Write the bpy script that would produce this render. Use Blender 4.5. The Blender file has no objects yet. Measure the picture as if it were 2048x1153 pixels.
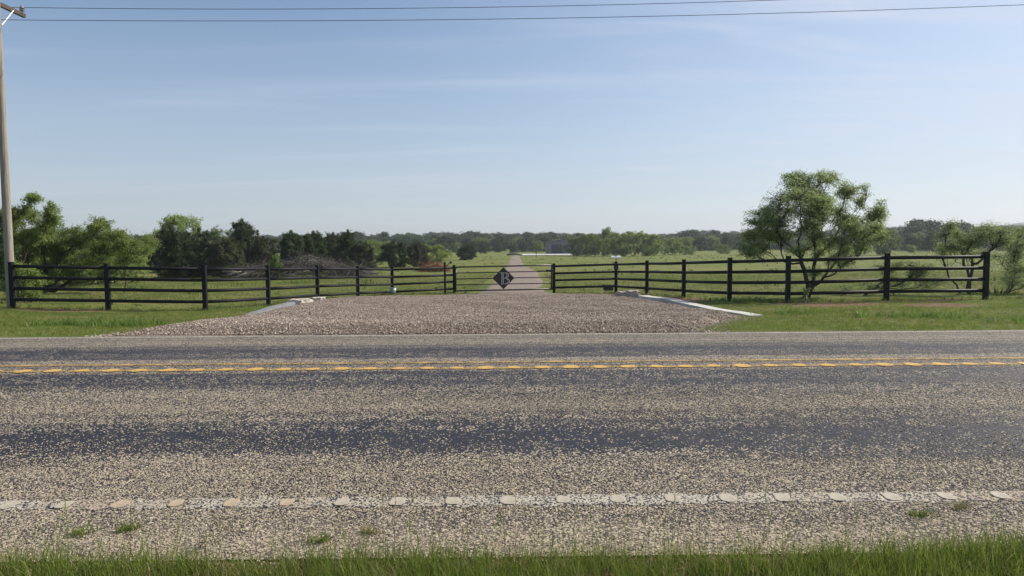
import bpy, math, random
import numpy as np
from mathutils import Matrix, Vector

random.seed(7)
RNG = np.random.default_rng(7)
S = bpy.context.scene
C = S.collection
R = math.radians

# ------------------------------------------------------------------ camera
CAM_Z = 1.5
F = 1420.0
PITCH = R(3.61)
ROLL = -0.0059
cam = bpy.data.cameras.new('camera')
cam.sensor_width = 36.0
cam.lens = F / 2048 * 36
cam.clip_start = 0.05
cam.clip_end = 6000
camo = bpy.data.objects.new('camera', cam)
C.objects.link(camo)
CM = Matrix.Translation((0, 0, CAM_Z)) @ Matrix.Rotation(math.pi / 2 - PITCH, 4, 'X') @ Matrix.Rotation(ROLL, 4, 'Z')
camo.matrix_world = CM
S.camera = camo

# ------------------------------------------------------------------ light
SUN_AZ = R(68)      # to the right of the view direction
SUN_EL = R(37)
w = bpy.data.worlds.new('World')
S.world = w
w.use_nodes = True
nt = w.node_tree
nt.nodes.clear()
sky = nt.nodes.new('ShaderNodeTexSky')
sky.sky_type = 'NISHITA'
sky.sun_disc = False
sky.sun_elevation = SUN_EL
sky.sun_rotation = SUN_AZ
sky.altitude = 100
sky.air_density = 1.0
sky.dust_density = 0.8
sky.ozone_density = 2.6
# thin high cirrus, laid on the sky by direction
tc = nt.nodes.new('ShaderNodeTexCoord')
sep = nt.nodes.new('ShaderNodeSeparateXYZ')
nt.links.new(tc.outputs['Generated'], sep.inputs[0])
def wmath(op, a, b=None, c=None):
    n = nt.nodes.new('ShaderNodeMath'); n.operation = op
    for i, v in enumerate((a, b, c)):
        if v is None: continue
        if isinstance(v, (int, float)): n.inputs[i].default_value = v
        else: nt.links.new(v, n.inputs[i])
    return n.outputs[0]
zc = wmath('ADD', wmath('MAXIMUM', sep.outputs['Z'], 0.0), 0.06)
px_ = wmath('DIVIDE', sep.outputs['X'], zc)
py_ = wmath('DIVIDE', sep.outputs['Y'], zc)
comb = nt.nodes.new('ShaderNodeCombineXYZ')
nt.links.new(px_, comb.inputs[0]); nt.links.new(py_, comb.inputs[1])
def wnoise(scale, sx, sy, rot, lo, hi, detail=6, dist=0.6, off=0.0):
    m = nt.nodes.new('ShaderNodeMapping')
    m.inputs['Scale'].default_value = (sx, sy, 1)
    m.inputs['Rotation'].default_value = (0, 0, rot)
    m.inputs['Location'].default_value = (off, off * .7, 0)
    nt.links.new(comb.outputs[0], m.inputs[0])
    n = nt.nodes.new('ShaderNodeTexNoise')
    n.inputs['Scale'].default_value = scale
    n.inputs['Detail'].default_value = detail
    n.inputs['Distortion'].default_value = dist
    nt.links.new(m.outputs[0], n.inputs['Vector'])
    r = nt.nodes.new('ShaderNodeMapRange')
    r.interpolation_type = 'SMOOTHSTEP'
    r.inputs['From Min'].default_value = lo; r.inputs['From Max'].default_value = hi
    nt.links.new(n.outputs['Fac'], r.inputs['Value'])
    return r.outputs[0]
c1 = wnoise(0.55, 0.35, 1.0, 0.25, 0.47, 0.80, off=2.3)
c2 = wnoise(0.9, 0.22, 1.7, 0.12, 0.50, 0.85, dist=1.2, off=7.1)
# sun-side whitening painted into the sky as a gradient, broken up like cirrus
sunv = (math.sin(SUN_AZ) * math.cos(SUN_EL), math.cos(SUN_AZ) * math.cos(SUN_EL), math.sin(SUN_EL))
dotn = nt.nodes.new('ShaderNodeVectorMath'); dotn.operation = 'DOT_PRODUCT'
nt.links.new(tc.outputs['Generated'], dotn.inputs[0]); dotn.inputs[1].default_value = sunv
sun_glow = nt.nodes.new('ShaderNodeMapRange'); sun_glow.interpolation_type = 'SMOOTHSTEP'
sun_glow.inputs['From Min'].default_value = .25; sun_glow.inputs['From Max'].default_value = 1.0
nt.links.new(dotn.outputs['Value'], sun_glow.inputs['Value'])
c3 = wnoise(1.3, 0.5, 1.4, -0.5, 0.42, 0.78, dist=1.6, off=3.7)
low = nt.nodes.new('ShaderNodeMapRange'); low.interpolation_type = 'SMOOTHSTEP'
low.inputs['From Min'].default_value = .36; low.inputs['From Max'].default_value = 0.0
nt.links.new(sep.outputs['Z'], low.inputs['Value'])
cl = wmath('ADD', wmath('MULTIPLY', c1, 0.26), wmath('MULTIPLY', c2, 0.40))
cl = wmath('ADD', cl, wmath('MULTIPLY', sun_glow.outputs[0], wmath('MULTIPLY_ADD', c3, .60, .34)))
cl = wmath('MINIMUM', cl, .92)
lowm = nt.nodes.new('ShaderNodeMix'); lowm.data_type = 'RGBA'
nt.links.new(wmath('MULTIPLY', low.outputs[0], .56), lowm.inputs[0])
nt.links.new(sky.outputs[0], lowm.inputs[6]); lowm.inputs[7].default_value = (4.1, 4.65, 5.8, 1)
bgm = nt.nodes.new('ShaderNodeMix'); bgm.data_type = 'RGBA'
nt.links.new(cl, bgm.inputs[0])
nt.links.new(lowm.outputs[2], bgm.inputs[6])
bgm.inputs[7].default_value = (5.5, 5.9, 6.9, 1)
bg = nt.nodes.new('ShaderNodeBackground')
bg.inputs['Strength'].default_value = 0.10
nt.links.new(bgm.outputs[2], bg.inputs['Color'])
wo = nt.nodes.new('ShaderNodeOutputWorld')
nt.links.new(bg.outputs[0], wo.inputs['Surface'])

sl = bpy.data.lights.new('sun', 'SUN')
sl.energy = 4.8
sl.angle = R(0.53)
sl.color = (1.0, 0.93, 0.82)
so = bpy.data.objects.new('sun', sl)
C.objects.link(so)
sd = Vector((math.sin(SUN_AZ) * math.cos(SUN_EL), math.cos(SUN_AZ) * math.cos(SUN_EL), math.sin(SUN_EL)))
so.rotation_euler = sd.to_track_quat('Z', 'Y').to_euler()
so.location = (0, 0, 30)
S.view_settings.view_transform = 'Standard'
S.view_settings.look = 'None'
S.view_settings.gamma = 1.0
S.view_settings.use_curve_mapping = False
S.view_settings.exposure = 0.32
S.cycles.max_bounces = 6
S.cycles.transparent_max_bounces = 4
S.cycles.volume_bounces = 1
S.cycles.use_denoising = True

# ------------------------------------------------------------------ helpers
def pix(px, py, Y):
    """world point seen at photo pixel (px, py) on the vertical plane y = Y"""
    d = CM.to_3x3() @ Vector(((px - 1024) / F, -(py - 576.5) / F, -1.0))
    t = Y / d.y
    return Vector((d.x * t, Y, CAM_Z + d.z * t))

def smooth(a, b, x):
    t = np.clip((np.asarray(x, float) - a) / (b - a), 0, 1)
    return t * t * (3 - 2 * t)

def tag(o, label=None, cat=None, group=None, kind=None):
    if label: o['label'] = label
    if cat: o['category'] = cat
    if group: o['group'] = group
    if kind: o['kind'] = kind
    return o

def mesh_np(name, verts, faces_list, mats, smooth_sh=False):
    """faces_list: list of int arrays (n,k), each of one polygon size"""
    me = bpy.data.meshes.new(name)
    verts = np.asarray(verts, np.float32)
    fl = [np.asarray(f, np.int32) for f in faces_list if len(f)]
    loops = np.concatenate([f.ravel() for f in fl])
    tot = np.concatenate([np.full(len(f), f.shape[1], np.int32) for f in fl])
    st = np.concatenate(([0], np.cumsum(tot)[:-1])).astype(np.int32)
    me.vertices.add(len(verts)); me.vertices.foreach_set('co', verts.ravel())
    me.loops.add(len(loops)); me.loops.foreach_set('vertex_index', loops)
    me.polygons.add(len(tot)); me.polygons.foreach_set('loop_start', st)
    me.polygons.foreach_set('loop_total', tot)
    if smooth_sh: me.polygons.foreach_set('use_smooth', np.ones(len(tot), bool))
    for m in (mats if isinstance(mats, (list, tuple)) else [mats]): me.materials.append(m)
    me.update(calc_edges=True)
    me.validate()
    return me

def link(name, me, parent=None, loc=None):
    o = bpy.data.objects.new(name, me)
    C.objects.link(o)
    if parent: o.parent = parent
    if loc is not None: o.location = loc
    return o

def empty(name, loc=(0, 0, 0), rz=0.0):
    o = bpy.data.objects.new(name, None)
    o.empty_display_size = 0.2
    C.objects.link(o)
    o.location = loc
    o.rotation_euler = (0, 0, rz)
    return o

class MB:
    """collects simple shapes into one mesh"""
    def __init__(s): s.v = []; s.f = []
    def add(s, v, f):
        b = len(s.v); s.v += [tuple(p) for p in v]; s.f += [tuple(i + b for i in q) for q in f]
    def box(s, c, size, rot=None, bev=0.0):
        sx, sy, sz = size[0] / 2, size[1] / 2, size[2] / 2
        if bev <= 0:
            v = [Vector((x, y, z)) for z in (-sz, sz) for y in (-sy, sy) for x in (-sx, sx)]
            f = [(0, 2, 3, 1), (4, 5, 7, 6), (0, 1, 5, 4), (2, 6, 7, 3), (0, 4, 6, 2), (1, 3, 7, 5)]
        else:
            v = []; f = []
            ring = lambda bx, by, z: [Vector(p) for p in ((-bx + bev, -by, z), (bx - bev, -by, z), (bx, -by + bev, z), (bx, by - bev, z), (bx - bev, by, z), (-bx + bev, by, z), (-bx, by - bev, z), (-bx, -by + bev, z))]
            for z, d in ((-sz, bev), (-sz + bev, 0), (sz - bev, 0), (sz, bev)):
                v += ring(sx - d * .7, sy - d * .7, z)
            for k in range(3):
                for i in range(8):
                    j = (i + 1) % 8
                    f.append((k * 8 + i, k * 8 + j, k * 8 + 8 + j, k * 8 + 8 + i))
            f.append(tuple(range(7, -1, -1))); f.append(tuple(range(24, 32)))
        if rot is not None: v = [rot @ p for p in v]
        c = Vector(c)
        s.add([p + c for p in v], f)
    def tube(s, pts, rad, n=10, cap=True):
        pts = [Vector(p) for p in pts]
        rad = [rad] * len(pts) if isinstance(rad, (int, float)) else rad
        v = []; f = []
        up = None
        for i, p in enumerate(pts):
            d = (pts[min(i + 1, len(pts) - 1)] - pts[max(i - 1, 0)]).normalized()
            if up is None:
                up = Vector((0, 0, 1)) if abs(d.z) < .9 else Vector((1, 0, 0))
            a = d.cross(up).normalized(); b = a.cross(d).normalized(); up = b
            for k in range(n):
                t = 2 * math.pi * k / n
                v.append(p + (a * math.cos(t) + b * math.sin(t)) * rad[i])
        for i in range(len(pts) - 1):
            for k in range(n):
                j = (k + 1) % n
                f.append((i * n + k, i * n + j, (i + 1) * n + j, (i + 1) * n + k))
        if cap:
            f.append(tuple(range(n - 1, -1, -1))); f.append(tuple(range((len(pts) - 1) * n, len(pts) * n)))
        s.add(v, f)
    def build(s, name, mat, parent=None, sm=False):
        me = bpy.data.meshes.new(name)
        me.from_pydata([tuple(p) for p in s.v], [], s.f)
        me.materials.append(mat)
        if sm:
            me.polygons.foreach_set('use_smooth', np.array([len(p.vertices) == 4 for p in me.polygons]))
        me.update()
        import bmesh
        bm = bmesh.new(); bm.from_mesh(me); bmesh.ops.recalc_face_normals(bm, faces=bm.faces); bm.to_mesh(me); bm.free()
        return link(name, me, parent)

# ------------------------------------------------------------------ materials
class NT:
    def __init__(s, name):
        s.m = bpy.data.materials.new(name); s.m.use_nodes = True
        s.t = s.m.node_tree; s.t.nodes.clear()
        s.out = s.t.nodes.new('ShaderNodeOutputMaterial')
    def n(s, ty, **kw):
        nd = s.t.nodes.new('ShaderNode' + ty)
        for k, v in kw.items(): setattr(nd, k, v)
        return nd
    def L(s, a, b): s.t.links.new(a, b)
    def setv(s, sock, v):
        if hasattr(v, 'is_output'): s.L(v, sock)
        elif isinstance(v, (tuple, list)) and len(v) == 3 and sock.type == 'RGBA': sock.default_value = (*v, 1)
        else: sock.default_value = v
    def math(s, op, a, b=0.0, c=None, clamp=False):
        nd = s.n('Math', operation=op); nd.use_clamp = clamp
        s.setv(nd.inputs[0], a); s.setv(nd.inputs[1], b)
        if c is not None: s.setv(nd.inputs[2], c)
        return nd.outputs[0]
    def mix(s, f, a, b, blend='MIX'):
        nd = s.n('Mix', data_type='RGBA', blend_type=blend)
        s.setv(nd.inputs[0], f); s.setv(nd.inputs[6], a); s.setv(nd.inputs[7], b)
        return nd.outputs[2]
    def obj(s, scale=None, which='Object', rot=None):
        tcn = s.n('TexCoord'); v = tcn.outputs[which]
        if scale or rot:
            mp = s.n('Mapping'); s.L(v, mp.inputs[0])
            if scale: mp.inputs['Scale'].default_value = scale
            if rot: mp.inputs['Rotation'].default_value = rot
            v = mp.outputs[0]
        return v
    def pos(s): return s.n('NewGeometry').outputs['Position']
    def noise(s, vec, scale, detail=4, rough=.55, dist=0.0, out='Fac'):
        nd = s.n('TexNoise'); s.L(vec, nd.inputs['Vector'])
        nd.inputs['Scale'].default_value = scale; nd.inputs['Detail'].default_value = detail
        nd.inputs['Roughness'].default_value = rough; nd.inputs['Distortion'].default_value = dist
        return nd.outputs[out]
    def vor(s, vec, scale, feature='F1', rand=1.0):
        nd = s.n('TexVoronoi', feature=feature); s.L(vec, nd.inputs['Vector'])
        nd.inputs['Scale'].default_value = scale; nd.inputs['Randomness'].default_value = rand
        return nd
    def mr(s, v, a, b, c=0.0, d=1.0, sm=True):
        nd = s.n('MapRange'); nd.interpolation_type = 'SMOOTHSTEP' if sm else 'LINEAR'
        s.setv(nd.inputs[0], v)
        nd.inputs[1].default_value = a; nd.inputs[2].default_value = b; nd.inputs[3].default_value = c; nd.inputs[4].default_value = d
        return nd.outputs[0]
    def ramp(s, v, stops, interp='LINEAR'):
        nd = s.n('ValToRGB'); s.setv(nd.inputs[0], v); cr = nd.color_ramp; cr.interpolation = interp
        while len(cr.elements) < len(stops): cr.elements.new(0.5)
        for e, (p, c) in zip(cr.elements, stops):
            e.position = p; e.color = (c, c, c, 1) if isinstance(c, (int, float)) else (*c, 1)
        return nd.outputs[0]
    def bump(s, h, dist, strength=1.0):
        nd = s.n('Bump'); s.L(h, nd.inputs['Height']); nd.inputs['Distance'].default_value = dist; nd.inputs['Strength'].default_value = strength
        return nd.outputs[0]
    def pr(s, col, rough=.7, metal=0.0, normal=None, spec=.5):
        nd = s.n('BsdfPrincipled')
        s.setv(nd.inputs['Base Color'], col); s.setv(nd.inputs['Roughness'], rough); s.setv(nd.inputs['Metallic'], metal)
        nd.inputs['Specular IOR Level'].default_value = spec
        if normal is not None: s.L(normal, nd.inputs['Normal'])
        return nd.outputs[0]
    def end(s, sh): s.L(sh, s.out.inputs['Surface']); return s.m

def leaf_mat(name, ca, cb, trans=.4, nscale=.6, spec=.25):
    s = NT(name)
    g = s.n('NewGeometry'); oi = s.n('ObjectInfo')
    n1 = s.noise(s.obj(), nscale, 3)
    f = s.math('ADD', s.math('MULTIPLY', g.outputs['Random Per Island'], .55), s.mr(n1, .3, .7, 0, .45))
    col = s.mix(f, ca, cb)
    tint = s.math('MULTIPLY_ADD', oi.outputs['Random'], .35, .82)
    hv = s.n('HueSaturation'); s.L(col, hv.inputs['Color']); s.L(tint, hv.inputs['Value'])
    hv.inputs['Hue'].default_value = .5
    col = hv.outputs[0]
    a = s.pr(col, .55, spec=spec)
    tr = s.n('BsdfTranslucent'); s.L(s.mix(.5, col, (1, 1, .3), 'MULTIPLY') if False else col, tr.inputs['Color'])
    mx = s.n('MixShader'); mx.inputs[0].default_value = trans
    s.L(a, mx.inputs[1]); s.L(tr.outputs[0], mx.inputs[2])
    return s.end(mx.outputs[0])

def simple(name, ca, cb, nscale=8, rough=.7, metal=0, bump=0.0, bscale=30, stretch=None, spec=.5):
    s = NT(name)
    v = s.obj(scale=stretch)
    n1 = s.noise(v, nscale, 5)
    col = s.mix(s.mr(n1, .3, .7), ca, cb)
    nm = s.bump(s.noise(v, bscale, 4), bump) if bump else None
    return s.end(s.pr(col, rough, metal, nm, spec))

M = {}
M['paint'] = simple('black_paint', (.008, .008, .010), (.013, .013, .016), 3, .6, 0, .002, 40, None, .18)
M['gate'] = simple('gate_paint', (.009, .009, .011), (.015, .015, .018), 5, .38)
M['silver'] = simple('silver_letter', (.62, .62, .60), (.48, .48, .46), 20, .35, .3)
M['concrete'] = simple('concrete', (.50, .48, .43), (.40, .38, .34), 3, .85, 0, .01, 40)
M['rock'] = simple('rock', (.38, .35, .30), (.24, .21, .18), 6, .9, 0, .03, 14)
M['galv'] = simple('galvanised', (.30, .33, .34), (.22, .25, .27), 12, .5, .4)
M['plastic'] = simple('dark_plastic', (.012, .013, .016), (.02, .02, .022), 9, .5)
M['alu'] = simple('aluminium', (.62, .63, .64), (.5, .5, .5), 9, .4, .5)
M['solar'] = simple('solar_glass', (.55, .57, .58), (.45, .47, .5), 30, .2)
M['wire'] = simple('wire', (.03, .03, .035), (.05, .05, .05), 2, .5)
M['porcelain'] = simple('porcelain', (.30, .30, .32), (.18, .17, .17), 20, .25)
M['crossarm'] = simple('crossarm_wood', (.10, .075, .055), (.05, .04, .03), 6, .85, 0, .01, 30, (1, 1, 8))
s = NT('pole_wood')
v = s.obj(scale=(14, 14, .7))
n1 = s.noise(v, 2.0, 6, .6)
v2 = s.obj(scale=(30, 30, .45))
n2 = s.noise(v2, 1.6, 3, .6)
col = s.mix(s.mr(n1, .3, .7), (.33, .285, .235), (.21, .185, .155))
col = s.mix(s.mr(n2, .58, .66), col, (.07, .05, .035))
M['pole'] = s.end(s.pr(col, .85, normal=s.bump(n1, .02)))
M['bark'] = simple('bark', (.075, .062, .05), (.035, .028, .023), 8, .95, 0, .03, 25)
M['greybark'] = simple('grey_bark', (.16, .14, .12), (.08, .07, .06), 8, .95, 0, .02, 25)
M['palebark'] = simple('pale_bark', (.42, .38, .30), (.30, .26, .2), 8, .9)
M['deadwood'] = simple('dead_wood', (.15, .132, .115), (.06, .054, .048), 4, .9)
M['palelog'] = simple('pale_log', (.48, .41, .32), (.30, .24, .18), 3, .85)
M['rustwood'] = simple('rusty_dead_leaves', (.26, .11, .05), (.14, .06, .03), 9, .9)

MESQ = dict(ca=(.15, .22, .045), cb=(.31, .38, .11))
M['mesq'] = leaf_mat('mesquite_leaf', trans=.45, **MESQ)
M['mesq_dark'] = leaf_mat('mesquite_leaf_soft', (.20, .27, .085), (.36, .43, .18), .5)
M['cedar'] = leaf_mat('cedar_needles', (.030, .052, .018), (.082, .118, .038), .25, .8)
M['cedar_brown'] = leaf_mat('cedar_needles_dry', (.050, .062, .028), (.11, .115, .05), .25, .8)
M['oak'] = leaf_mat('oak_leaf', (.032, .056, .022), (.078, .115, .040), .25, .25)
M['farbush'] = leaf_mat('bush_leaf', (.12, .175, .05), (.22, .27, .095), .45, .25)
M['lime'] = leaf_mat('fresh_leaf', (.10, .18, .03), (.20, .28, .06), .45, 2)
M['blade'] = leaf_mat('grass_blade', (.105, .160, .018), (.235, .285, .055), .45, 3)
M['rough'] = leaf_mat('rough_grass', (.070, .115, .018), (.14, .18, .045), .4, 3)
M['blade_dry'] = leaf_mat('grass_blade_dry', (.21, .19, .075), (.34, .30, .14), .35, 3)
M['blade_field'] = leaf_mat('field_blade', (.10, .155, .022), (.20, .24, .05), .4, 3)

# ground
s = NT('meadow')
P = s.pos()
dirt = s.n('Attribute', attribute_name='dirt').outputs['Fac']
n_big = s.noise(P, .09, 4, .6)
n_mid = s.noise(P, .7, 5, .65)
n_fine = s.noise(P, 9, 5, .7)
n_vf = s.noise(P, 60, 3, .7)
g1 = s.mix(s.mr(n_mid, .35, .65), (.105, .160, .022), (.175, .215, .040))
g2 = s.mix(s.mr(n_fine, .3, .7), g1, (.22, .205, .07))
g3 = s.mix(s.mr(s.noise(P, .35, 5, .7), .42, .62), g1, g2)
ms = s.n('Mapping'); s.L(P, ms.inputs[0]); ms.inputs['Scale'].default_value = (.35, 1, 1)
g3 = s.mix(s.mr(s.noise(ms.outputs[0], .30, 6, .75), .45, .58, 0, .75), g3, (.24, .205, .075))
g3 = s.mix(s.mr(s.noise(ms.outputs[0], .55, 5, .7), .52, .62, 0, .75), g3, (.060, .105, .016))
g3 = s.mix(s.math('MULTIPLY', s.mr(n_vf, .35, .7), .35), g3, (.04, .055, .012))
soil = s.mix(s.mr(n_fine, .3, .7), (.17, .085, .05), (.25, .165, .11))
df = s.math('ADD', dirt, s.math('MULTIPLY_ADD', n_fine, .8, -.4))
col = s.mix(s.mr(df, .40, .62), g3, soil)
h = s.math('ADD', n_fine, s.math('MULTIPLY', n_vf, .4))
M['meadow'] = s.end(s.pr(col, .95, normal=s.bump(h, .06), spec=.15))

# gravel sheet
def gravel(name, ca, cb, cc, scale=26, spec=.3):
    s = NT(name)
    P = s.pos()
    dv = s.n('Mapping'); s.L(P, dv.inputs[0]); dv.inputs['Scale'].default_value = (1, 1, 1)
    v = s.vor(dv.outputs[0], scale); v2 = s.vor(dv.outputs[0], scale * 2.3)
    r1 = s.n('SeparateColor'); s.L(v.outputs['Color'], r1.inputs[0])
    r2 = s.n('SeparateColor'); s.L(v2.outputs['Color'], r2.inputs[0])
    colr = s.ramp(r1.outputs[0], [(0, ca), (.45, cb), (.8, cb), (1, cc)])
    col2 = s.ramp(r2.outputs[0], [(0, ca), (.5, cb), (1, cc)])
    col = s.mix(s.mr(v.outputs['Distance'], .35, .55), colr, s.mix(.5, col2, ca))
    nb = s.noise(P, .5, 4, .6)
    col = s.mix(s.mr(nb, .4, .7, 0, .45), col, tuple(c * .78 for c in cb))
    hh = s.math('ADD', s.math('SUBTRACT', 1.0, v.outputs['Distance']), s.math('MULTIPLY', s.math('SUBTRACT', 1.0, v2.outputs['Distance']), .4))
    return s.end(s.pr(col, .85, normal=s.bump(hh, .02), spec=spec))
M['gravel'] = gravel('pad_gravel', (.17, .13, .10), (.32, .25, .195), (.50, .42, .33), 36)
M['drive'] = gravel('drive_gravel', (.16, .122, .094), (.29, .228, .18), (.42, .345, .275), 18)

def stone_mat(name, cols):
    s = NT(name)
    oi = s.n('ObjectInfo')
    k = len(cols)
    col = s.ramp(oi.outputs['Random'], [(i / k, c) for i, c in enumerate(cols)], 'CONSTANT')
    n = s.noise(s.obj(), 1.5, 4)
    col = s.mix(s.mr(n, .3, .7, 0, .35), col, (.12, .10, .085))
    return s.end(s.pr(col, .8, spec=.3))
M['chip'] = stone_mat('road_chip', [(.50, .42, .29), (.39, .33, .23), (.21, .17, .13), (.60, .52, .38), (.33, .27, .195), (.10, .085, .075), (.46, .40, .30), (.17, .125, .09)])
M['pebble'] = stone_mat('pad_pebble', [(.32, .245, .19), (.22, .16, .12), (.40, .32, .25), (.28, .215, .17), (.64, .56, .45), (.14, .105, .08), (.35, .27, .21), (.48, .395, .31)])

# ------------------------------------------------------------------ terrain
ROADTILT = 0.011
def road_v(x, y): return y - ROADTILT * x
def road_z(v):
    return np.interp(v, [2.6, 3.35, 4.07, 5.9, 7.73, 9.6, 11.4, 11.95], [-.10, -.03, 0, .085, .13, .095, .02, .0])
R0, R1 = 3.38, 11.62
PROF_V = [-40, -3, 0, 2.4, 3.1, 3.38, 3.5, 4.07, 5.9, 7.73, 9.6, 11.4, 11.62, 12.3, 13.5, 16, 19, 21.7, 27, 34, 60, 120, 200, 400, 900, 1700]
PROF_Z = [-.6, -.35, -.22, -.08, -.035, -.035, -.06, -.05, .03, .075, .04, -.03, -.012, -.03, -.10, -.26, -.38, -.43, -.61, -.9, -1.2, -1.45, -1.6, -1.4, -1.4, -1.4]
def ground_z(x, y):
    x = np.asarray(x, float); y = np.asarray(y, float)
    z = np.interp(road_v(x, y), PROF_V, PROF_Z)
    # gentle cross fall along the fence line
    wgt = smooth(13, 20, y) * (1 - smooth(26, 40, y))
    cross = np.interp(x, [-30, -15, -9.6, -6, 0, 6, 8.4, 14, 30], [.06, .02, -.11, -.02, 0, .02, .06, .16, .2])
    z = z + wgt * cross
    # low roughness off the road
    off = smooth(12.3, 16, y) + (1 - smooth(2.4, 3.1, y)) * .5
    z = z + off * (.02 * np.sin(x * .9 + .3 * y) * np.sin(y * .7 + 1.1) + .012 * np.sin(x * 2.7 + 1) * np.sin(y * 2.3))
    far = smooth(60, 200, y)
    z = z + far * (.22 * np.sin(x * .03 + 1.0) * np.sin(y * .021))
    return z
def gz(x, y): return float(ground_z(x, y))

xs = np.unique(np.concatenate([np.arange(-26, 26.01, .25), np.geomspace(26.4, 2300, 60), -np.geomspace(26.4, 2300, 60)]))
ys = np.unique(np.concatenate([np.arange(-8, 2, .5), np.arange(2, 38, .22), np.geomspace(38.4, 1700, 90), [-14, -25, -45, -70]]))
X, Y = np.meshgrid(xs, ys)
Z = ground_z(X, Y)
nx, ny = len(xs), len(ys)
idx = np.arange(nx * ny).reshape(ny, nx)
q = np.stack([idx[:-1, :-1], idx[:-1, 1:], idx[1:, 1:], idx[1:, :-1]], -1).reshape(-1, 4)

def fbm(x, y, seed=0, f=1.0, o=4):
    r = np.random.default_rng(seed); t = 0; a = 1; tot = 0
    for k in range(o):
        for j in range(3):
            th, ph = r.uniform(0, 6.28, 2)
            t = t + a * np.sin(f * (x * math.cos(th) + y * math.sin(th)) * r.uniform(.7, 1.4) + ph + 1.3 * np.sin(f * .6 * (x * math.sin(th * 2) - y * math.cos(th)) + ph * 2)) / 3
        tot += a; a *= .6; f *= 2.1
    return t / tot
def dirt_f(x, y):
    x = np.asarray(x, float); y = np.asarray(y, float)
    d = np.zeros_like(x)
    def blob(cx, cy, rx, ry, a, rot=0.0):
        dx, dy = x - cx, y - cy
        u = dx * math.cos(rot) + dy * math.sin(rot); vv = -dx * math.sin(rot) + dy * math.cos(rot)
        return a * np.exp(-((u / rx) ** 2 + (vv / ry) ** 2))
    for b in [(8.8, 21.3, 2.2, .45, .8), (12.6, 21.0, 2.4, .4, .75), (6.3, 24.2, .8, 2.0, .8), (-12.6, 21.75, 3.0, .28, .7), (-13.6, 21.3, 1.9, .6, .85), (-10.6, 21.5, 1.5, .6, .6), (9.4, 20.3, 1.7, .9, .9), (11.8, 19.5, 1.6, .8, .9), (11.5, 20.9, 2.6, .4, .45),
              (6.0, 25.0, .7, 2.4, .8), (3.4, 30.5, 3.4, 1.2, .65), (-3.4, 31.5, 2.6, 1.3, .5), (0, 31.6, 5.5, 1.6, .75), (4.4, 33.6, .6, .5, .8),
              (-11.5, 20.7, 1.4, .3, .35), (9, 13.0, 5.5, .35, .35), (-9, 41, 2, .6, .5), (17, 30, 2.2, .8, .5), (-7, 50, 3, 1, .4), (9, 60, 4, 1.6, .3), (-8.5, 90, 5, 3, .5)]:
        d = np.maximum(d, blob(*b))
    # bare line along both road edges
    vv = road_v(x, y)
    d = np.maximum(d, .75 * np.exp(-((vv - 11.72) / .22) ** 2))
    d = np.maximum(d, .85 * smooth(2.75, 3.2, vv) * (1 - smooth(3.5, 3.8, vv)))
    return np.clip(d * (1 + .5 * fbm(x, y, 13, 3.2)) + .12 * fbm(x, y, 3, 1.4), 0, 1)
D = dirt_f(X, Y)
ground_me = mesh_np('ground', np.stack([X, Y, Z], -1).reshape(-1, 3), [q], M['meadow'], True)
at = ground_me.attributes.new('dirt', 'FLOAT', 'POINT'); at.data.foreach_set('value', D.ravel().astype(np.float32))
tag(link('ground', ground_me), kind='structure')

# ------------------------------------------------------------------ road
def py2v(py, px=1024):
    """lateral road position seen at a pixel"""
    v = 6.0
    for _ in range(30):
        z = float(road_z(v)); d = CM.to_3x3() @ Vector(((px - 1024) / F, -(py - 576.5) / F, -1.0))
        t = (z - CAM_Z) / d.z
        v = road_v(d.x * t, d.y * t)
    return v

def chip_nodes(s, P2, flush, scale=74):
    """chip seal: stones set in tar; flush 0 = stones all showing, 1 = tar over most of them"""
    v = s.vor(P2, scale)
    sc = s.n('SeparateColor'); s.L(v.outputs['Color'], sc.inputs[0])
    chipc = s.ramp(sc.outputs[0], [(0, (.48, .405, .28)), (.25, (.37, .31, .22)), (.42, (.57, .49, .36)), (.6, (.25, .20, .155)), (.75, (.44, .375, .28)), (.9, (.13, .11, .09))])
    rough_edge = s.math('MULTIPLY', sc.outputs[1], .18)
    shape = s.mr(s.math('SUBTRACT', v.outputs['Distance'], rough_edge), .60, .44)
    n = s.noise(P2, 7, 5, .7)
    thr = s.math('ADD', flush, s.math('MULTIPLY_ADD', n, 1.2, -.6))
    shown = s.mr(s.math('SUBTRACT', sc.outputs[2], thr), -.04, .05)
    mask = s.math('MULTIPLY', shape, shown, clamp=True)
    return v, chipc, mask

s = NT('chip_seal_road')
P2 = s.obj()
sx = s.n('SeparateXYZ'); s.L(P2, sx.inputs[0])
st = s.n('Mapping'); s.L(P2, st.inputs[0]); st.inputs['Scale'].default_value = (.16, 1.0, 1)
wob = s.noise(st.outputs[0], 1.2, 4, .65)
wob2 = s.noise(st.outputs[0], 5.0, 3, .7)
vv = s.math('ADD', sx.outputs['Y'], s.math('ADD', s.math('MULTIPLY_ADD', wob, 1.0, -.5), s.math('MULTIPLY_ADD', wob2, .3, -.15)))
rampv = s.mr(vv, 3.0, 12.0, 0, 1, sm=False)
def V(py): return (py2v(py) - 3.0) / 9.0
FL = [(0.0, .10), (V(930), .16), (V(906), .76), (V(868), .92), (V(842), .70), (V(815), .28), (V(795), .30), (V(774), .70), (V(747), .84), (V(739), .38), (V(716), .34),
      (V(713), .72), (V(700), .86), (V(690), .6), (V(683), .20), (V(676), .45), (1.0, .1)]
flush = s.ramp(rampv, FL)
v_, chipc, mask = chip_nodes(s, P2, flush)
tar = s.mix(s.noise(P2, 30, 3), (.019, .020, .027), (.032, .033, .040))
dust = s.mr(s.noise(P2, .8, 5, .65), .45, .75, 0, .22)
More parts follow.
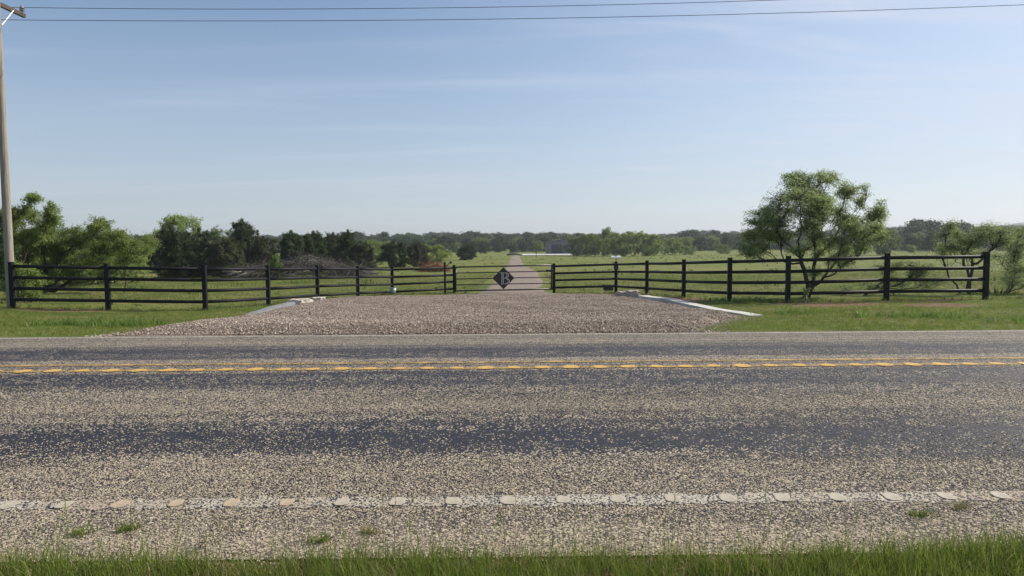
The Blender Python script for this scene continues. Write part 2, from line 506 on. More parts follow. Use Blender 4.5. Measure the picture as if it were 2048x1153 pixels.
tar = s.mix(dust, tar, (.13, .11, .09))
# tan dust on the shoulder beyond the edge line
sh = s.mr(sx.outputs['Y'], 3.95, 3.45)
tar = s.mix(s.math('MULTIPLY', sh, s.mr(s.noise(P2, 3, 5, .7), .35, .6)), tar, (.36, .285, .195))
col = s.mix(mask, tar, chipc)
rough = s.math('MULTIPLY_ADD', mask, .30, s.math('MULTIPLY_ADD', flush, -.06, .68))
hgt = s.math('ADD', s.math('MULTIPLY', mask, .8), s.math('MULTIPLY', s.noise(P2, 90, 3), .5))
M['road'] = s.end(s.pr(col, rough, normal=s.bump(hgt, .006), spec=.25))

def paint_mat(name, ca, cb, wear, flushv=.1, rm=0.0):
    s = NT(name)
    P2 = s.obj()
    v_, chipc, mask = chip_nodes(s, P2, flushv)
    tarn = s.mix(s.noise(P2, 30, 3), (.03, .032, .04), (.05, .05, .055))
    under = s.mix(mask, tarn, chipc)
    pc = s.mix(s.noise(P2, 3, 4), ca, cb)
    pc = s.mix(s.mr(s.noise(s.obj(scale=(.5, .01, .01)), 1.0, 3, .6), .42, .62, 0, .85), pc, (.42, .33, .22)) if 'white' in name else pc
    n = s.noise(P2, 5, 6, .75)
    pf = s.mr(s.math('ADD', s.math('MULTIPLY', mask, .4), s.math('MULTIPLY_ADD', n, 1.3, -.30)), wear, wear + .2)
    col = s.mix(pf, under, pc)
    hg = s.math('ADD', mask, s.math('MULTIPLY', s.noise(P2, 90, 3), .4))
    return s.end(s.pr(col, .75, normal=s.bump(hg, .006), spec=.3))
M['white_line'] = paint_mat('white_line_paint', (.55, .51, .42), (.44, .39, .30), .44)
M['far_line'] = paint_mat('far_line_paint', (.62, .60, .52), (.55, .52, .43), .42)
M['yellow_line'] = paint_mat('yellow_line_paint', (.62, .40, .11), (.50, .32, .09), .37, .3)
M['yellow_faded'] = paint_mat('yellow_line_worn_paint', (.60, .40, .13), (.48, .32, .11), .33, .3)
def mark_mat(name, ca, cb):
    s = NT(name)
    P2 = s.obj()
    n = s.noise(P2, 14, 5, .7); n2 = s.noise(P2, 4, 3)
    col = s.mix(s.mr(n, .35, .7), ca, cb)
    col = s.mix(s.mr(s.noise(P2, 60, 3, .7), .58, .75, 0, .7), col, (.16, .13, .10))
    return s.end(s.pr(col, .7, normal=s.bump(s.noise(P2, 70, 3), .002), spec=.3))
M['mark_white'] = mark_mat('rumble_white', (.47, .42, .33), (.37, .325, .245))
M['mark_tan'] = mark_mat('rumble_tan', (.46, .37, .25), (.38, .30, .20))
M['mark_yellow'] = mark_mat('rumble_yellow', (.62, .39, .11), (.50, .31, .09))

rv = np.unique(np.concatenate([np.arange(R0, R1, .12), [R1]]))
def strip(name, v0, v1, x0, x1, mat, lift, parent=None, dx=1.0, dv=.12, edge_noise=0.0, seed=1):
    n = max(2, int((v1 - v0) / dv) + 1)
    vs = np.linspace(v0, v1, n); xs_ = np.arange(x0, x1 + dx, dx)
    X, V_ = np.meshgrid(xs_, vs)
    if edge_noise:
        r = np.random.default_rng(seed)
        e = r.normal(0, edge_noise, (n, len(xs_))); e[1:-1] = 0
        V_ = V_ + e
    Z = road_z(V_) + lift
    i = np.arange(X.size).reshape(X.shape)
    f = np.stack([i[:-1, :-1], i[:-1, 1:], i[1:, 1:], i[1:, :-1]], -1).reshape(-1, 4)
    o = link(name, mesh_np(name, np.stack([X, V_, Z], -1).reshape(-1, 3), [f], mat, True), parent)
    return o
ROT = math.atan(ROADTILT)
road = strip('road', R0, R1, -260, 260, M['road'], 0.0, dx=1.0)
# tatter the near part of the edges
road.rotation_euler = (0, 0, ROT)
tag(road, kind='structure')
def line(name, v0, v1, mat, lift, xr=(-230, 230), dx=.5, en=.006, seed=1):
    o = strip(name, v0, v1, xr[0], xr[1], mat, lift, None, dx, .05, en, seed)
    o.rotation_euler = (0, 0, ROT)
    return tag(o, kind='structure')
vW = py2v(1002)
line_w = line('edge_line', vW - .07, vW + .07, M['white_line'], .003, dx=.06, xr=(-60, 60), en=.013)
vF = py2v(670)
line_f = line('far_edge_line', vF - .05, vF + .05, M['far_line'], .004, seed=3)
vY1, vY2 = py2v(724.5), py2v(736)
line_y1 = line('centre_line', vY1 - .06, vY1 + .06, M['yellow_faded'], .004, seed=4)
line_y2 = line('centre_line', vY2 - .06, vY2 + .06, M['yellow_line'], .004, seed=5)

def rumble_mesh(name, L, W, mat, seed, skew=0.0):
    r = random.Random(seed); n = 18; rings = [(.0, -.004), (.55, -.003), (.9, .0015), (1.0, .0)]
    v = [(0, 0, .0)]; f = []
    rr = [1 + r.uniform(-.10, .10) for _ in range(n)]
    for k, (q_, z) in enumerate(rings[1:]):
        for i in range(n):
            t = 2 * math.pi * i / n
            c, s_ = math.cos(t), math.sin(t)
            c = math.copysign(abs(c) ** .75, c); s_ = math.copysign(abs(s_) ** .75, s_)
            yy = s_ * W / 2 * q_ * rr[i]
            v.append((c * L / 2 * q_ * rr[i] + yy * skew, yy, z))
    for i in range(n): f.append((0, 1 + i, 1 + (i + 1) % n))
    for k in range(2):
        for i in range(n):
            j = (i + 1) % n
            f.append((1 + k * n + i, 1 + k * n + j, 1 + (k + 1) * n + j, 1 + (k + 1) * n + i)[::-1])
    me = bpy.data.meshes.new(name); me.from_pydata(v, [], f); me.materials.append(mat)
    me.polygons.foreach_set('use_smooth', np.ones(len(f), bool)); me.update()
    return me
wm = [rumble_mesh('rumble_mark', .092, .115, M['mark_white'], k) for k in range(5)]
wt = [rumble_mesh('rumble_mark', .09, .11, M['mark_tan'], k + 20) for k in range(4)]
ym = [rumble_mesh('rumble_mark', .155, .17, M['mark_yellow'], k + 40) for k in range(5)]
rr = random.Random(5)
x0 = pix(1031, 1000, 4.07).x
for k in range(-13, 14):
    x = x0 + k * .3215
    o = link('rumble_mark', rr.choice(wt if -8 < k < -3 else wm), line_w)
    o.location = (x, vW + rr.uniform(-.004, .004), float(road_z(vW)) + .0066)
    o.rotation_euler = (math.atan(.04), 0, rr.uniform(-.12, .12)); sc = rr.uniform(.9, 1.1); o.scale = (sc, sc, 1)
for k in range(-30, 31):
    x = k * .316 + .1
    o = link('rumble_mark', rr.choice(ym), line_y2)
    o.location = (x, vY2 + rr.uniform(-.008, .008), float(road_z(vY2)) + .0065)
    o.rotation_euler = (0, 0, rr.uniform(-.1, .1)); sc = rr.uniform(.85, 1.15); o.scale = (sc, sc * rr.uniform(.8, 1.1), 1)

# ------------------------------------------------------------------ gravel pad and driveway
def ribbon(name, rows, mat, ncol=40, lift=.10, edge=.7, kind='structure', sink=.05, seed=2, jit=.12, back=True, front=False):
    """rows: list of (y, xl, xr); surface raised over the ground and dipping under it at both sides"""
    ry = np.array([r[0] for r in rows]); rl = np.array([r[1] for r in rows]); rrr = np.array([r[2] for r in rows])
    yy = np.unique(np.concatenate([np.arange(ry[0], min(ry[-1], 45), .2), np.geomspace(max(ry[0], 45), ry[-1], 60) if ry[-1] > 45 else [ry[-1]]]))
    r = np.random.default_rng(seed)
    xl = np.interp(yy, ry, rl) + fbm(yy, yy * 0 + 1, seed, 1.5) * jit + r.normal(0, jit * .25, len(yy))
    xr = np.interp(yy, ry, rrr) + fbm(yy, yy * 0 + 9, seed + 5, 1.5) * jit + r.normal(0, jit * .25, len(yy))
    t = np.linspace(0, 1, ncol)
    Xg = xl[:, None] * (1 - t) + xr[:, None] * t
    Yg = np.repeat(yy[:, None], ncol, 1)
    dd = np.minimum(Xg - xl[:, None], xr[:, None] - Xg)
    if back: dd = np.minimum(dd, (yy[-1] - yy)[:, None] * .8)
    if front:
        Yg = Yg + (ROADTILT * Xg + R1 - .02 - yy[0]) * (1 - smooth(yy[0], 15, Yg)); dd = np.minimum(dd, (yy - yy[0])[:, None] * .28 + .22)
    Zg = ground_z(Xg, Yg) - sink + (lift + sink) * smooth(0, edge, dd) + .012 * fbm(Xg, Yg, seed, 2.5)
    i = np.arange(Xg.size).reshape(Xg.shape)
    f = np.stack([i[:-1, :-1], i[:-1, 1:], i[1:, 1:], i[1:, :-1]], -1).reshape(-1, 4)
    o = link(name, mesh_np(name, np.stack([Xg, Yg, Zg], -1).reshape(-1, 3), [f], mat, True))
    return tag(o, kind=kind), (ry, rl, rrr)
PADROWS = [(11.5, -6.9, 3.5), (12.4, -6.7, 3.3), (13.2, -6.75, 3.7), (15, -6.9, 4.6), (17.2, -7.0, 5.62), (19.3, -7.05, 5.2), (24.5, -7.3, 4.35), (26, -7.0, 4.3), (27.3, -6.2, 4.35), (28.9, -5.2, 3.4)]
pad, padr = ribbon('gravel_apron', PADROWS, M['gravel'], 70, .13, .6, front=True)
def pad_z(x, y):
    xl = np.interp(y, padr[0], padr[1]); xr = np.interp(y, padr[0], padr[2])
    dd = np.minimum(np.minimum(np.minimum(x - xl, xr - x), (28.9 - y) * .8), (y - 11.5) * .28 + .22)
    return ground_z(x, y) - .05 + .18 * smooth(0, .6, dd)
DROWS = [(28.6, -2.6, 2.6), (33, -1.9, 2.1), (39, -1.75, 1.95), (50, -1.55, 2.5), (65, -1.3, 2.75), (78, -1.1, 2.3), (92, -.97, 1.85), (118, -.8, 1.9), (150, -.45, 2.1), (182, .0, 2.5), (196, .7, 3.4)]
drive, drvr = ribbon('driveway', DROWS, M['drive'], 20, .025, .7, seed=8, jit=.28, back=False, sink=.04)

# ------------------------------------------------------------------ scatter by geometry nodes
def scatter(name, pts, rot, scl, idx_, sources, label, cat, kind='stuff', parent=None):
    me = bpy.data.meshes.new(name)
    n = len(pts)
    me.vertices.add(n); me.vertices.foreach_set('co', np.asarray(pts, np.float32).ravel())
    a = me.attributes.new('rot', 'FLOAT_VECTOR', 'POINT'); a.data.foreach_set('vector', np.asarray(rot, np.float32).ravel())
    a = me.attributes.new('scl', 'FLOAT_VECTOR', 'POINT'); a.data.foreach_set('vector', np.asarray(scl, np.float32).ravel())
    a = me.attributes.new('pick', 'INT', 'POINT'); a.data.foreach_set('value', np.asarray(idx_, np.int32))
    col = bpy.data.collections.new(name + '_source')
    for s_ in sources: col.objects.link(s_)
    g = bpy.data.node_groups.new(name, 'GeometryNodeTree')
    g.interface.new_socket('Geometry', in_out='INPUT', socket_type='NodeSocketGeometry')
    g.interface.new_socket('Geometry', in_out='OUTPUT', socket_type='NodeSocketGeometry')
    gi = g.nodes.new('NodeGroupInput'); go = g.nodes.new('NodeGroupOutput')
    ci = g.nodes.new('GeometryNodeCollectionInfo'); ci.inputs['Collection'].default_value = col
    ci.inputs['Separate Children'].default_value = True; ci.inputs['Reset Children'].default_value = True
    ip = g.nodes.new('GeometryNodeInstanceOnPoints'); ip.inputs['Pick Instance'].default_value = True
    def na(nm, ty):
        nd = g.nodes.new('GeometryNodeInputNamedAttribute'); nd.data_type = ty; nd.inputs[0].default_value = nm
        return nd.outputs[0]
    g.links.new(gi.outputs[0], ip.inputs['Points'])
    g.links.new(ci.outputs[0], ip.inputs['Instance'])
    g.links.new(na('pick', 'INT'), ip.inputs['Instance Index'])
    er = g.nodes.new('FunctionNodeEulerToRotation'); g.links.new(na('rot', 'FLOAT_VECTOR'), er.inputs[0])
    g.links.new(er.outputs[0], ip.inputs['Rotation'])
    g.links.new(na('scl', 'FLOAT_VECTOR'), ip.inputs['Scale'])
    g.links.new(ip.outputs[0], go.inputs[0])
    o = link(name, me, parent)
    md = o.modifiers.new('scatter', 'NODES'); md.node_group = g
    tag(o, label, cat if not parent else None, None, kind)
    return o

def src(name, me): return bpy.data.objects.new(name, me)
ICO_V = []
t_ = (1 + 5 ** .5) / 2
ICO_V = np.array([(-1, t_, 0), (1, t_, 0), (-1, -t_, 0), (1, -t_, 0), (0, -1, t_), (0, 1, t_), (0, -1, -t_), (0, 1, -t_), (t_, 0, -1), (t_, 0, 1), (-t_, 0, -1), (-t_, 0, 1)]) / 1.9
ICO_F = np.array([(0, 11, 5), (0, 5, 1), (0, 1, 7), (0, 7, 10), (0, 10, 11), (1, 5, 9), (5, 11, 4), (11, 10, 2), (10, 7, 6), (7, 1, 8), (3, 9, 4), (3, 4, 2), (3, 2, 6), (3, 6, 8), (3, 8, 9), (4, 9, 5), (2, 4, 11), (6, 2, 10), (8, 6, 7), (9, 8, 1)])
def stones(mat, n, tag_):
    out = []
    for k in range(n):
        r = np.random.default_rng(k + 50)
        v = ICO_V * (1 + r.uniform(-.32, .25, (12, 1))) * np.array([1, r.uniform(.6, .9), r.uniform(.45, .75)])
        out.append(src('stone_source', mesh_np(tag_, v, [ICO_F], mat)))
    return out
# stones of the road surface, near part
def road_stones():
    W0, W1 = 3.3, 7.0
    n = 260000
    v = RNG.uniform(W0, W1, n); x = RNG.uniform(-1, 1, n) * (v * .76 + .5)
    keepw = (v * .76 + .5) / (W1 * .76 + .5)
    fl = np.interp((v - 3) / 9, [a for a, b in FL], [b for a, b in FL])
    nz = fbm(x * .5, v * 2.2, 11, 1.6)
    nz2 = fbm(x, v, 12, 3.5)
    p = np.clip(1.02 - fl * 1.10 + .36 * nz + .28 * nz2, .03, 1) * keepw * np.interp(v, [3.2, 4.6, 7.0], [1, .95, .62])
    p = p * (1 - (1 - smooth(3.55, 3.95, v)) * np.clip(.45 + .5 * fbm(x, v * 2, 15, 2.5), 0, .85))
    k = RNG.random(n) < p
    # leave the painted rumble hollows bare
    hollow = (np.abs(v - vW) < .062) & (np.abs(((x - x0 + .16) % .3215) - .16) < .05)
    k &= ~hollow
    v, x = v[k], x[k]; n = len(v)
    s_ = RNG.uniform(.0033, .0073, n) * np.interp(v, [3.2, 7], [1, .95])
    z = road_z(v) + s_ * .15
    c, s2 = math.cos(ROT), math.sin(ROT)
    pts = np.stack([x * c - v * s2, x * s2 + v * c, z], -1)
    rot = np.stack([RNG.normal(0, .35, n), RNG.normal(0, .35, n), RNG.uniform(0, 6.28, n)], -1)
    sc = np.stack([s_ * RNG.uniform(.9, 1.5, n), s_, s_], -1)
    on_line = np.abs(v - vW) < .070 + .018 * fbm(x, v, 5, 9)
    a = (RNG.random(n) < .50 + .25 * fbm(x, v, 6, 3)) & on_line
    return pts, rot, sc, a
pts, rot, sc, a = road_stones()
M['chip_white'] = stone_mat('painted_chip', [(.55, .50, .41), (.46, .41, .32), (.38, .33, .26), (.60, .56, .47)])
scatter('road_chippings', pts[~a], rot[~a], sc[~a], RNG.integers(0, 5, (~a).sum()), stones(M['chip'], 5, 'chip'), 'loose tan and grey chippings bedded in the road surface', 'chippings')
scatter('painted_chippings', pts[a], rot[a], sc[a], RNG.integers(0, 5, a.sum()), stones(M['chip_white'], 5, 'chip'), 'white painted chippings along the near edge line', 'chippings')
# stones of the apron
n = 250000
yy = 11.7 + (RNG.random(n) ** 1.25) * 17.1
xx = RNG.uniform(-9.2, 6.6, n)
xl = np.interp(yy, padr[0], padr[1]); xr = np.interp(yy, padr[0], padr[2])
dd = np.minimum(xx - xl, xr - xx)
k = RNG.random(n) < smooth(-.55, .25, dd + .3 * fbm(xx, yy, 21, 2)) * np.clip(.78 + .45 * fbm(xx * .6, yy * 1.4, 22, 1.2), .25, 1)
xx, yy = xx[k], yy[k]; n = len(xx)
s_ = RNG.uniform(.007, .017, n) * np.where(RNG.random(n) < .05, 1.7, 1)
zz = np.maximum(pad_z(xx, yy), ground_z(xx, yy)) + s_ * .25
vv_ = road_v(xx, yy); onr = vv_ < R1; zz = np.where(onr, road_z(vv_) + .003, zz)
scatter('apron_gravel', np.stack([xx, yy, zz], -1), np.stack([RNG.normal(0, .4, n), RNG.normal(0, .4, n), RNG.uniform(0, 6.28, n)], -1),
        np.stack([s_ * 1.2, s_, s_], -1), RNG.integers(0, 5, n), stones(M['pebble'], 5, 'pebble'), 'pinkish brown crushed stone spread over the gate apron', 'gravel')
# loose stones thrown onto the far road edge
# ------------------------------------------------------------------ grass
def tuft(name, n, h, spread, wd, mat, seed, lean=.35, mats2=None, dry=.0):
    r = np.random.default_rng(seed)
    V_ = []; F4 = []; F3 = []
    for i in range(n):
        a = r.uniform(0, 6.28); d = r.random() ** .7 * spread
        b = np.array([math.cos(a) * d, math.sin(a) * d, -.01])
        hh = h * r.uniform(.45, 1.1); la = r.uniform(0, 6.28); ll = hh * lean * r.uniform(.2, 1.3)
        lv = np.array([math.cos(la), math.sin(la), 0]) * ll
        sd_ = np.array([-math.sin(la + r.normal(0, .6)), math.cos(la), 0]) * wd * r.uniform(.6, 1.2) / 2
        k = len(V_)
        m = b + lv * .25 + np.array([0, 0, hh * .5]); t = b + lv + np.array([0, 0, hh * .93])
        V_ += [b - sd_, b + sd_, m + sd_ * .9, m - sd_ * .9, t]
        F4.append((k, k + 1, k + 2, k + 3)); F3.append((k + 3, k + 2, k + 4))
    return mesh_np(name, V_, [np.array(F4), np.array(F3)], mat)
def tufts(mat, n, blades, h, spread, wd, seed, lean=.35):
    return [src('tuft_source', tuft('tuft', blades, h, spread, wd, mat, seed + k, lean)) for k in range(n)]
def lay(name, x, y, s_, sources, label, zf=None, cat='grass', zs=None):
    n = len(x)
    z = (ground_z(x, y) if zf is None else zf(x, y))
    rot = np.stack([RNG.normal(0, .08, n), RNG.normal(0, .08, n), RNG.uniform(0, 6.28, n)], -1)
    zs = s_ * RNG.uniform(.75, 1.25, n) if zs is None else zs
    return scatter(name, np.stack([x, y, z], -1), rot, np.stack([s_, s_, zs], -1), RNG.integers(0, len(sources), n), sources, label, cat)

# foreground grass at the near road edge
n = 14000
x = RNG.uniform(-3.6, 3.8, n); y = RNG.uniform(2.35, 3.75, n)
edge = 3.36 + .06 * fbm(x, x * 0, 31, 2.0) + .04 * fbm(x, x * 0, 32, 9) + .10 * smooth(1.2, 2.8, x) - .02 * smooth(-.5, -2, x)
k = y < edge - RNG.exponential(.03, n)
x, y = x[k], y[k]
hs = .85 + .40 * fbm(x, y, 33, 2.5) + .35 * smooth(1.0, 2.8, x)
lay('verge_grass_near', x, y, np.clip(hs, .3, 1.4), tufts(M['blade'], 5, 9, .15, .04, .0036, 100, .5) + tufts(M['blade_dry'], 1, 7, .10, .04, .003, 109, .8), 'long bright green grass along the near road shoulder')
n = 700
x = RNG.uniform(-3.4, 3.6, n); y = RNG.uniform(2.8, 3.38, n)
lay('verge_grass_stalks', x, y, RNG.uniform(.6, 1.1, n), tufts(M['blade'], 4, 2, .29, .02, .0026, 120, .3) + tufts(M['blade_dry'], 1, 2, .24, .02, .003, 130, .3), 'tall thin grass stalks standing over the near verge')

def seedhead(name, h, mat, seed):
    r = np.random.default_rng(seed); V_ = []; F4 = []; F3 = []
    for i in range(2):
        b_ = np.array([r.normal(0, .02), r.normal(0, .02), -.01]); la = r.uniform(0, 6.28); ln = np.array([math.cos(la), math.sin(la), 0]) * h * r.uniform(.05, .35)
        hh = h * r.uniform(.75, 1.1); sd_ = np.array([-math.sin(la), math.cos(la), 0]) * .0012
        k = len(V_); m = b_ + ln * .35 + [0, 0, hh * .55]; t = b_ + ln + [0, 0, hh]
        V_ += [b_ - sd_, b_ + sd_, m + sd_, m - sd_, t + sd_ * .6, t - sd_ * .6]; F4 += [(k, k + 1, k + 2, k + 3), (k + 3, k + 2, k + 4, k + 5)]
        for j in range(9):
            c_ = m + (t - m) * (.45 + .06 * j); a = r.uniform(0, 6.28); o_ = np.array([math.cos(a), math.sin(a), 1.3]) * .011; w_ = np.array([-math.sin(a), math.cos(a), 0]) * .0022
            k = len(V_); V_ += [c_ - w_, c_ + w_, c_ + o_]; F3.append((k, k + 1, k + 2))
    return mesh_np(name, V_, [np.array(F4), np.array(F3)], mat)
n = 260
x = RNG.uniform(-3.4, 3.6, n); y = RNG.uniform(2.85, 3.42, n)
lay('verge_seed_heads', x, y, RNG.uniform(.7, 1.15, n), [src('seed_source', seedhead('stalk', .26, M['blade_dry'] if k_ % 2 else M['blade'], 300 + k_)) for k_ in range(4)], 'thin grass stalks with seed heads along the near verge')
n = 130
x = RNG.uniform(-3.2, 3.4, n); y = 3.36 + RNG.exponential(.10, n)
lay('shoulder_sprigs', x, y, RNG.uniform(.3, .7, n), tufts(M['blade'], 3, 5, .10, .05, .004, 190, 1.0), 'scattered low grass sprigs creeping onto the stony shoulder', zf=lambda a, b: road_z(road_v(a, b)))
# far verge and paddock
def in_pad(x, y, m=0.0):
    xl = np.interp(y, padr[0], padr[1]); xr = np.interp(y, padr[0], padr[2])
    return (x > xl - m) & (x < xr + m) & (y < 28.9) & (y > 11)
def in_drive(x, y):
    xl = np.interp(y, drvr[0], drvr[1]); xr = np.interp(y, drvr[0], drvr[2])
    return (x > xl - .1) & (x < xr + .1) & (y > 28)
def field_pts(n, y0, y1, pw=1.0):
    y = y0 + (RNG.random(n) ** pw) * (y1 - y0)
    x = RNG.uniform(-1, 1, n) * (y * .78 + 1.5)
    keep = RNG.random(n) < (y * .78 + 1.5) / (y1 * .78 + 1.5)
    x, y = x[keep], y[keep]
    keep = ~in_pad(x, y, -.05) & ~in_drive(x, y) & (road_v(x, y) > 11.72)
    x, y = x[keep], y[keep]
    d = dirt_f(x, y)
    keep = RNG.random(len(x)) > smooth(.2, .6, d) * .88
    return x[keep], y[keep]
x, y = field_pts(60000, 12.0, 22.5)
hs = .8 + .4 * fbm(x, y, 41, 1.1)
k = RNG.random(len(x)) < .66 + .5 * fbm(x, y, 47, 1.1)
lay('far_verge_grass', x[k], y[k], np.clip(hs[k], .3, 1.4), tufts(M['blade'], 4, 9, .075, .08, .008, 140, .7), 'short mixed grass between the road and the black fence')
lay('far_verge_dry_grass', x[~k], y[~k], np.clip(hs[~k], .3, 1.3) * .8, tufts(M['blade_dry'], 4, 8, .07, .08, .007, 150, .7), 'dry straw coloured grass mixed through the far verge', cat='grass')
x, y = field_pts(95000, 22.5, 62, .85)
hs = .8 + .5 * fbm(x, y, 43, .5)
k = RNG.random(len(x)) < .66 + .55 * fbm(x * .5, y, 45, .45) + .3 * fbm(x, y, 46, 1.7)
lay('paddock_grass', x[k], y[k], np.clip(hs[k], .3, 1.5), tufts(M['blade_field'], 4, 8, .10, .14, .014, 160, .7), 'mown green grass covering the paddock behind the fence')
lay('paddock_dry_grass', x[~k], y[~k], np.clip(hs[~k], .3, 1.3), tufts(M['blade_dry'], 3, 8, .085, .14, .013, 170, .8), 'yellowed grass patches in the paddock behind the fence')
# rough clumps standing over the mown pasture
n = 5200
y = 24 + RNG.random(n) ** 1.3 * 150; x = RNG.uniform(-1, 1, n) * (y * .78 + 2)
k = (RNG.random(n) < np.clip(.35 + .9 * fbm(x * .3, y * .5, 51, .5), .02, 1) * (y * .78 + 2) / 138 * 2.0) & ~in_drive(x, y) & ~in_pad(x, y)
x, y = x[k], y[k]
lay('pasture_clumps', x, y, RNG.uniform(.7, 1.9, len(x)), tufts(M['rough'], 4, 12, .17, .20, .030, 200, .7), 'darker rough grass clumps dotted over the pasture')
n = 2200
y = 26 + RNG.random(n) * 90; x = RNG.uniform(-1, 1, n) * (y * .78 + 2)
k = (fbm(x * .3, y * .5, 55, .5) > .1) & ~in_drive(x, y) & ~in_pad(x, y)
x, y = x[k], y[k]
lay('pasture_straw', x, y, RNG.uniform(.7, 1.5, len(x)), tufts(M['blade_dry'], 3, 9, .15, .18, .024, 210, .8), 'pale straw coloured seed grass dotted over the pasture')
# longer grass missed by the mower along the fence line
fx = []; fy = []
FLN = [(-15.4, 21.7), (-12.5, 21.9), (-9.59, 22.1), (-8.47, 24.6), (-7.47, 27.2), (-6.53, 29.9), (-5.58, 32.6), (-2.84, 34.5)], [(2.02, 34.2), (4.89, 33.2), (5.70, 29.6), (6.3, 26.2), (7.12, 23.2), (8.41, 21.7), (11.4, 21.5), (14.2, 21.2), (17, 21.0)]
for ln in FLN:
    for (ax, ay), (bx, by) in zip(ln[:-1], ln[1:]):
        m_n = int(math.hypot(bx - ax, by - ay) * 42); t = RNG.random(m_n)
        fx.append(ax + (bx - ax) * t + RNG.normal(0, .16, m_n)); fy.append(ay + (by - ay) * t + RNG.normal(0, .12, m_n))
    for ax, ay in ln:
        fx.append(ax + RNG.normal(0, .12, 16)); fy.append(ay - .05 + RNG.normal(0, .10, 16))
x = np.concatenate(fx); y = np.concatenate(fy); k = (RNG.random(len(x)) < np.clip(.45 + .8 * fbm(x, y, 57, 1.5), 0, 1)) & ~in_drive(x, y) & ~in_pad(x, y)
x, y = x[k], y[k]
lay('fence_line_grass', x, y, RNG.uniform(.5, 1.2, len(x)), tufts(M['rough'], 2, 10, .15, .07, .010, 220, .7) + tufts(M['blade_dry'], 1, 8, .13, .07, .009, 225, .8), 'longer untrimmed grass along the foot of the black fence')
# lusher clumps in the verge
xs_, ys_ = [], []
for cx, cy, rx, ry, m in [(-9.9, 16.2, 1.1, .5, 90), (-7.9, 14.8, .8, .35, 60), (-12.5, 14.2, 1.5, .7, 60), (12.7, 15.8, 1.0, .5, 80), (9.2, 16.0, 1.6, .6, 90), (7.0, 17.6, 1.0, .6, 50), (-6.2, 21.6, 1.2, .8, 40), (11, 14, 2.4, .7, 60), (7.4, 22.8, 1, .8, 60), (8.7, 21.9, 1.0, .5, 60)]:
    xs_.append(RNG.normal(cx, rx * .5, m)); ys_.append(RNG.normal(cy, ry * .5, m))
x = np.concatenate(xs_); y = np.concatenate(ys_); k = ~in_pad(x, y); x, y = x[k], y[k]
lay('verge_weeds', x, y, RNG.uniform(.6, 1.3, len(x)), tufts(M['lime'], 4, 11, .20, .10, .012, 180, .9), 'taller rank green weeds clumped in the far verge', cat='weeds')

# ------------------------------------------------------------------ trees
def tubes_np(chains, big=7):
    V_ = []; F4 = []; base = 0
    for pts, rad in chains:
        pts = np.asarray(pts); m = len(pts); k = 3 if rad[0] < .014 else (5 if rad[0] < .05 else big)
        d = np.gradient(pts, axis=0); d /= np.linalg.norm(d, axis=1)[:, None] + 1e-9
        ref = np.array([0.31, .17, 1.0]) if abs(d[0, 2]) < .85 else np.array([1.0, .2, .1])
        a = np.cross(d, ref); a /= np.linalg.norm(a, axis=1)[:, None] + 1e-9
        b = np.cross(a, d)
        th = np.arange(k) * 2 * math.pi / k
        ring = pts[:, None] + (a[:, None] * np.cos(th)[None, :, None] + b[:, None] * np.sin(th)[None, :, None]) * np.asarray(rad)[:, None, None]
        V_.append(ring.reshape(-1, 3))
        i = np.arange(m * k).reshape(m, k) + base; j = np.roll(i, -1, axis=1)
        F4.append(np.stack([i[:-1], j[:-1], j[1:], i[1:]], -1).reshape(-1, 4))
        base += m * k
    return np.concatenate(V_), np.concatenate(F4)

def leaves_np(c, d, L, W, r, sn=None):
    n = len(c)
    d = d / (np.linalg.norm(d, axis=1)[:, None] + 1e-9)
    s_ = np.cross(d, r.normal(0, 1, (n, 3)) if sn is None else sn * 1.6 + r.normal(0, .7, (n, 3))); s_ /= np.linalg.norm(s_, axis=1)[:, None] + 1e-9
    L = L * r.uniform(.6, 1.3, n)[:, None]; W = W * r.uniform(.6, 1.3, n)[:, None]
    nn = np.cross(s_, d)
    v = np.stack([c - d * L * .5, c + s_ * W * .5, c + d * L * .5 + nn * L * .12, c - s_ * W * .5], 1).reshape(-1, 3)
    f = np.arange(n * 4).reshape(n, 4)
    return v, f

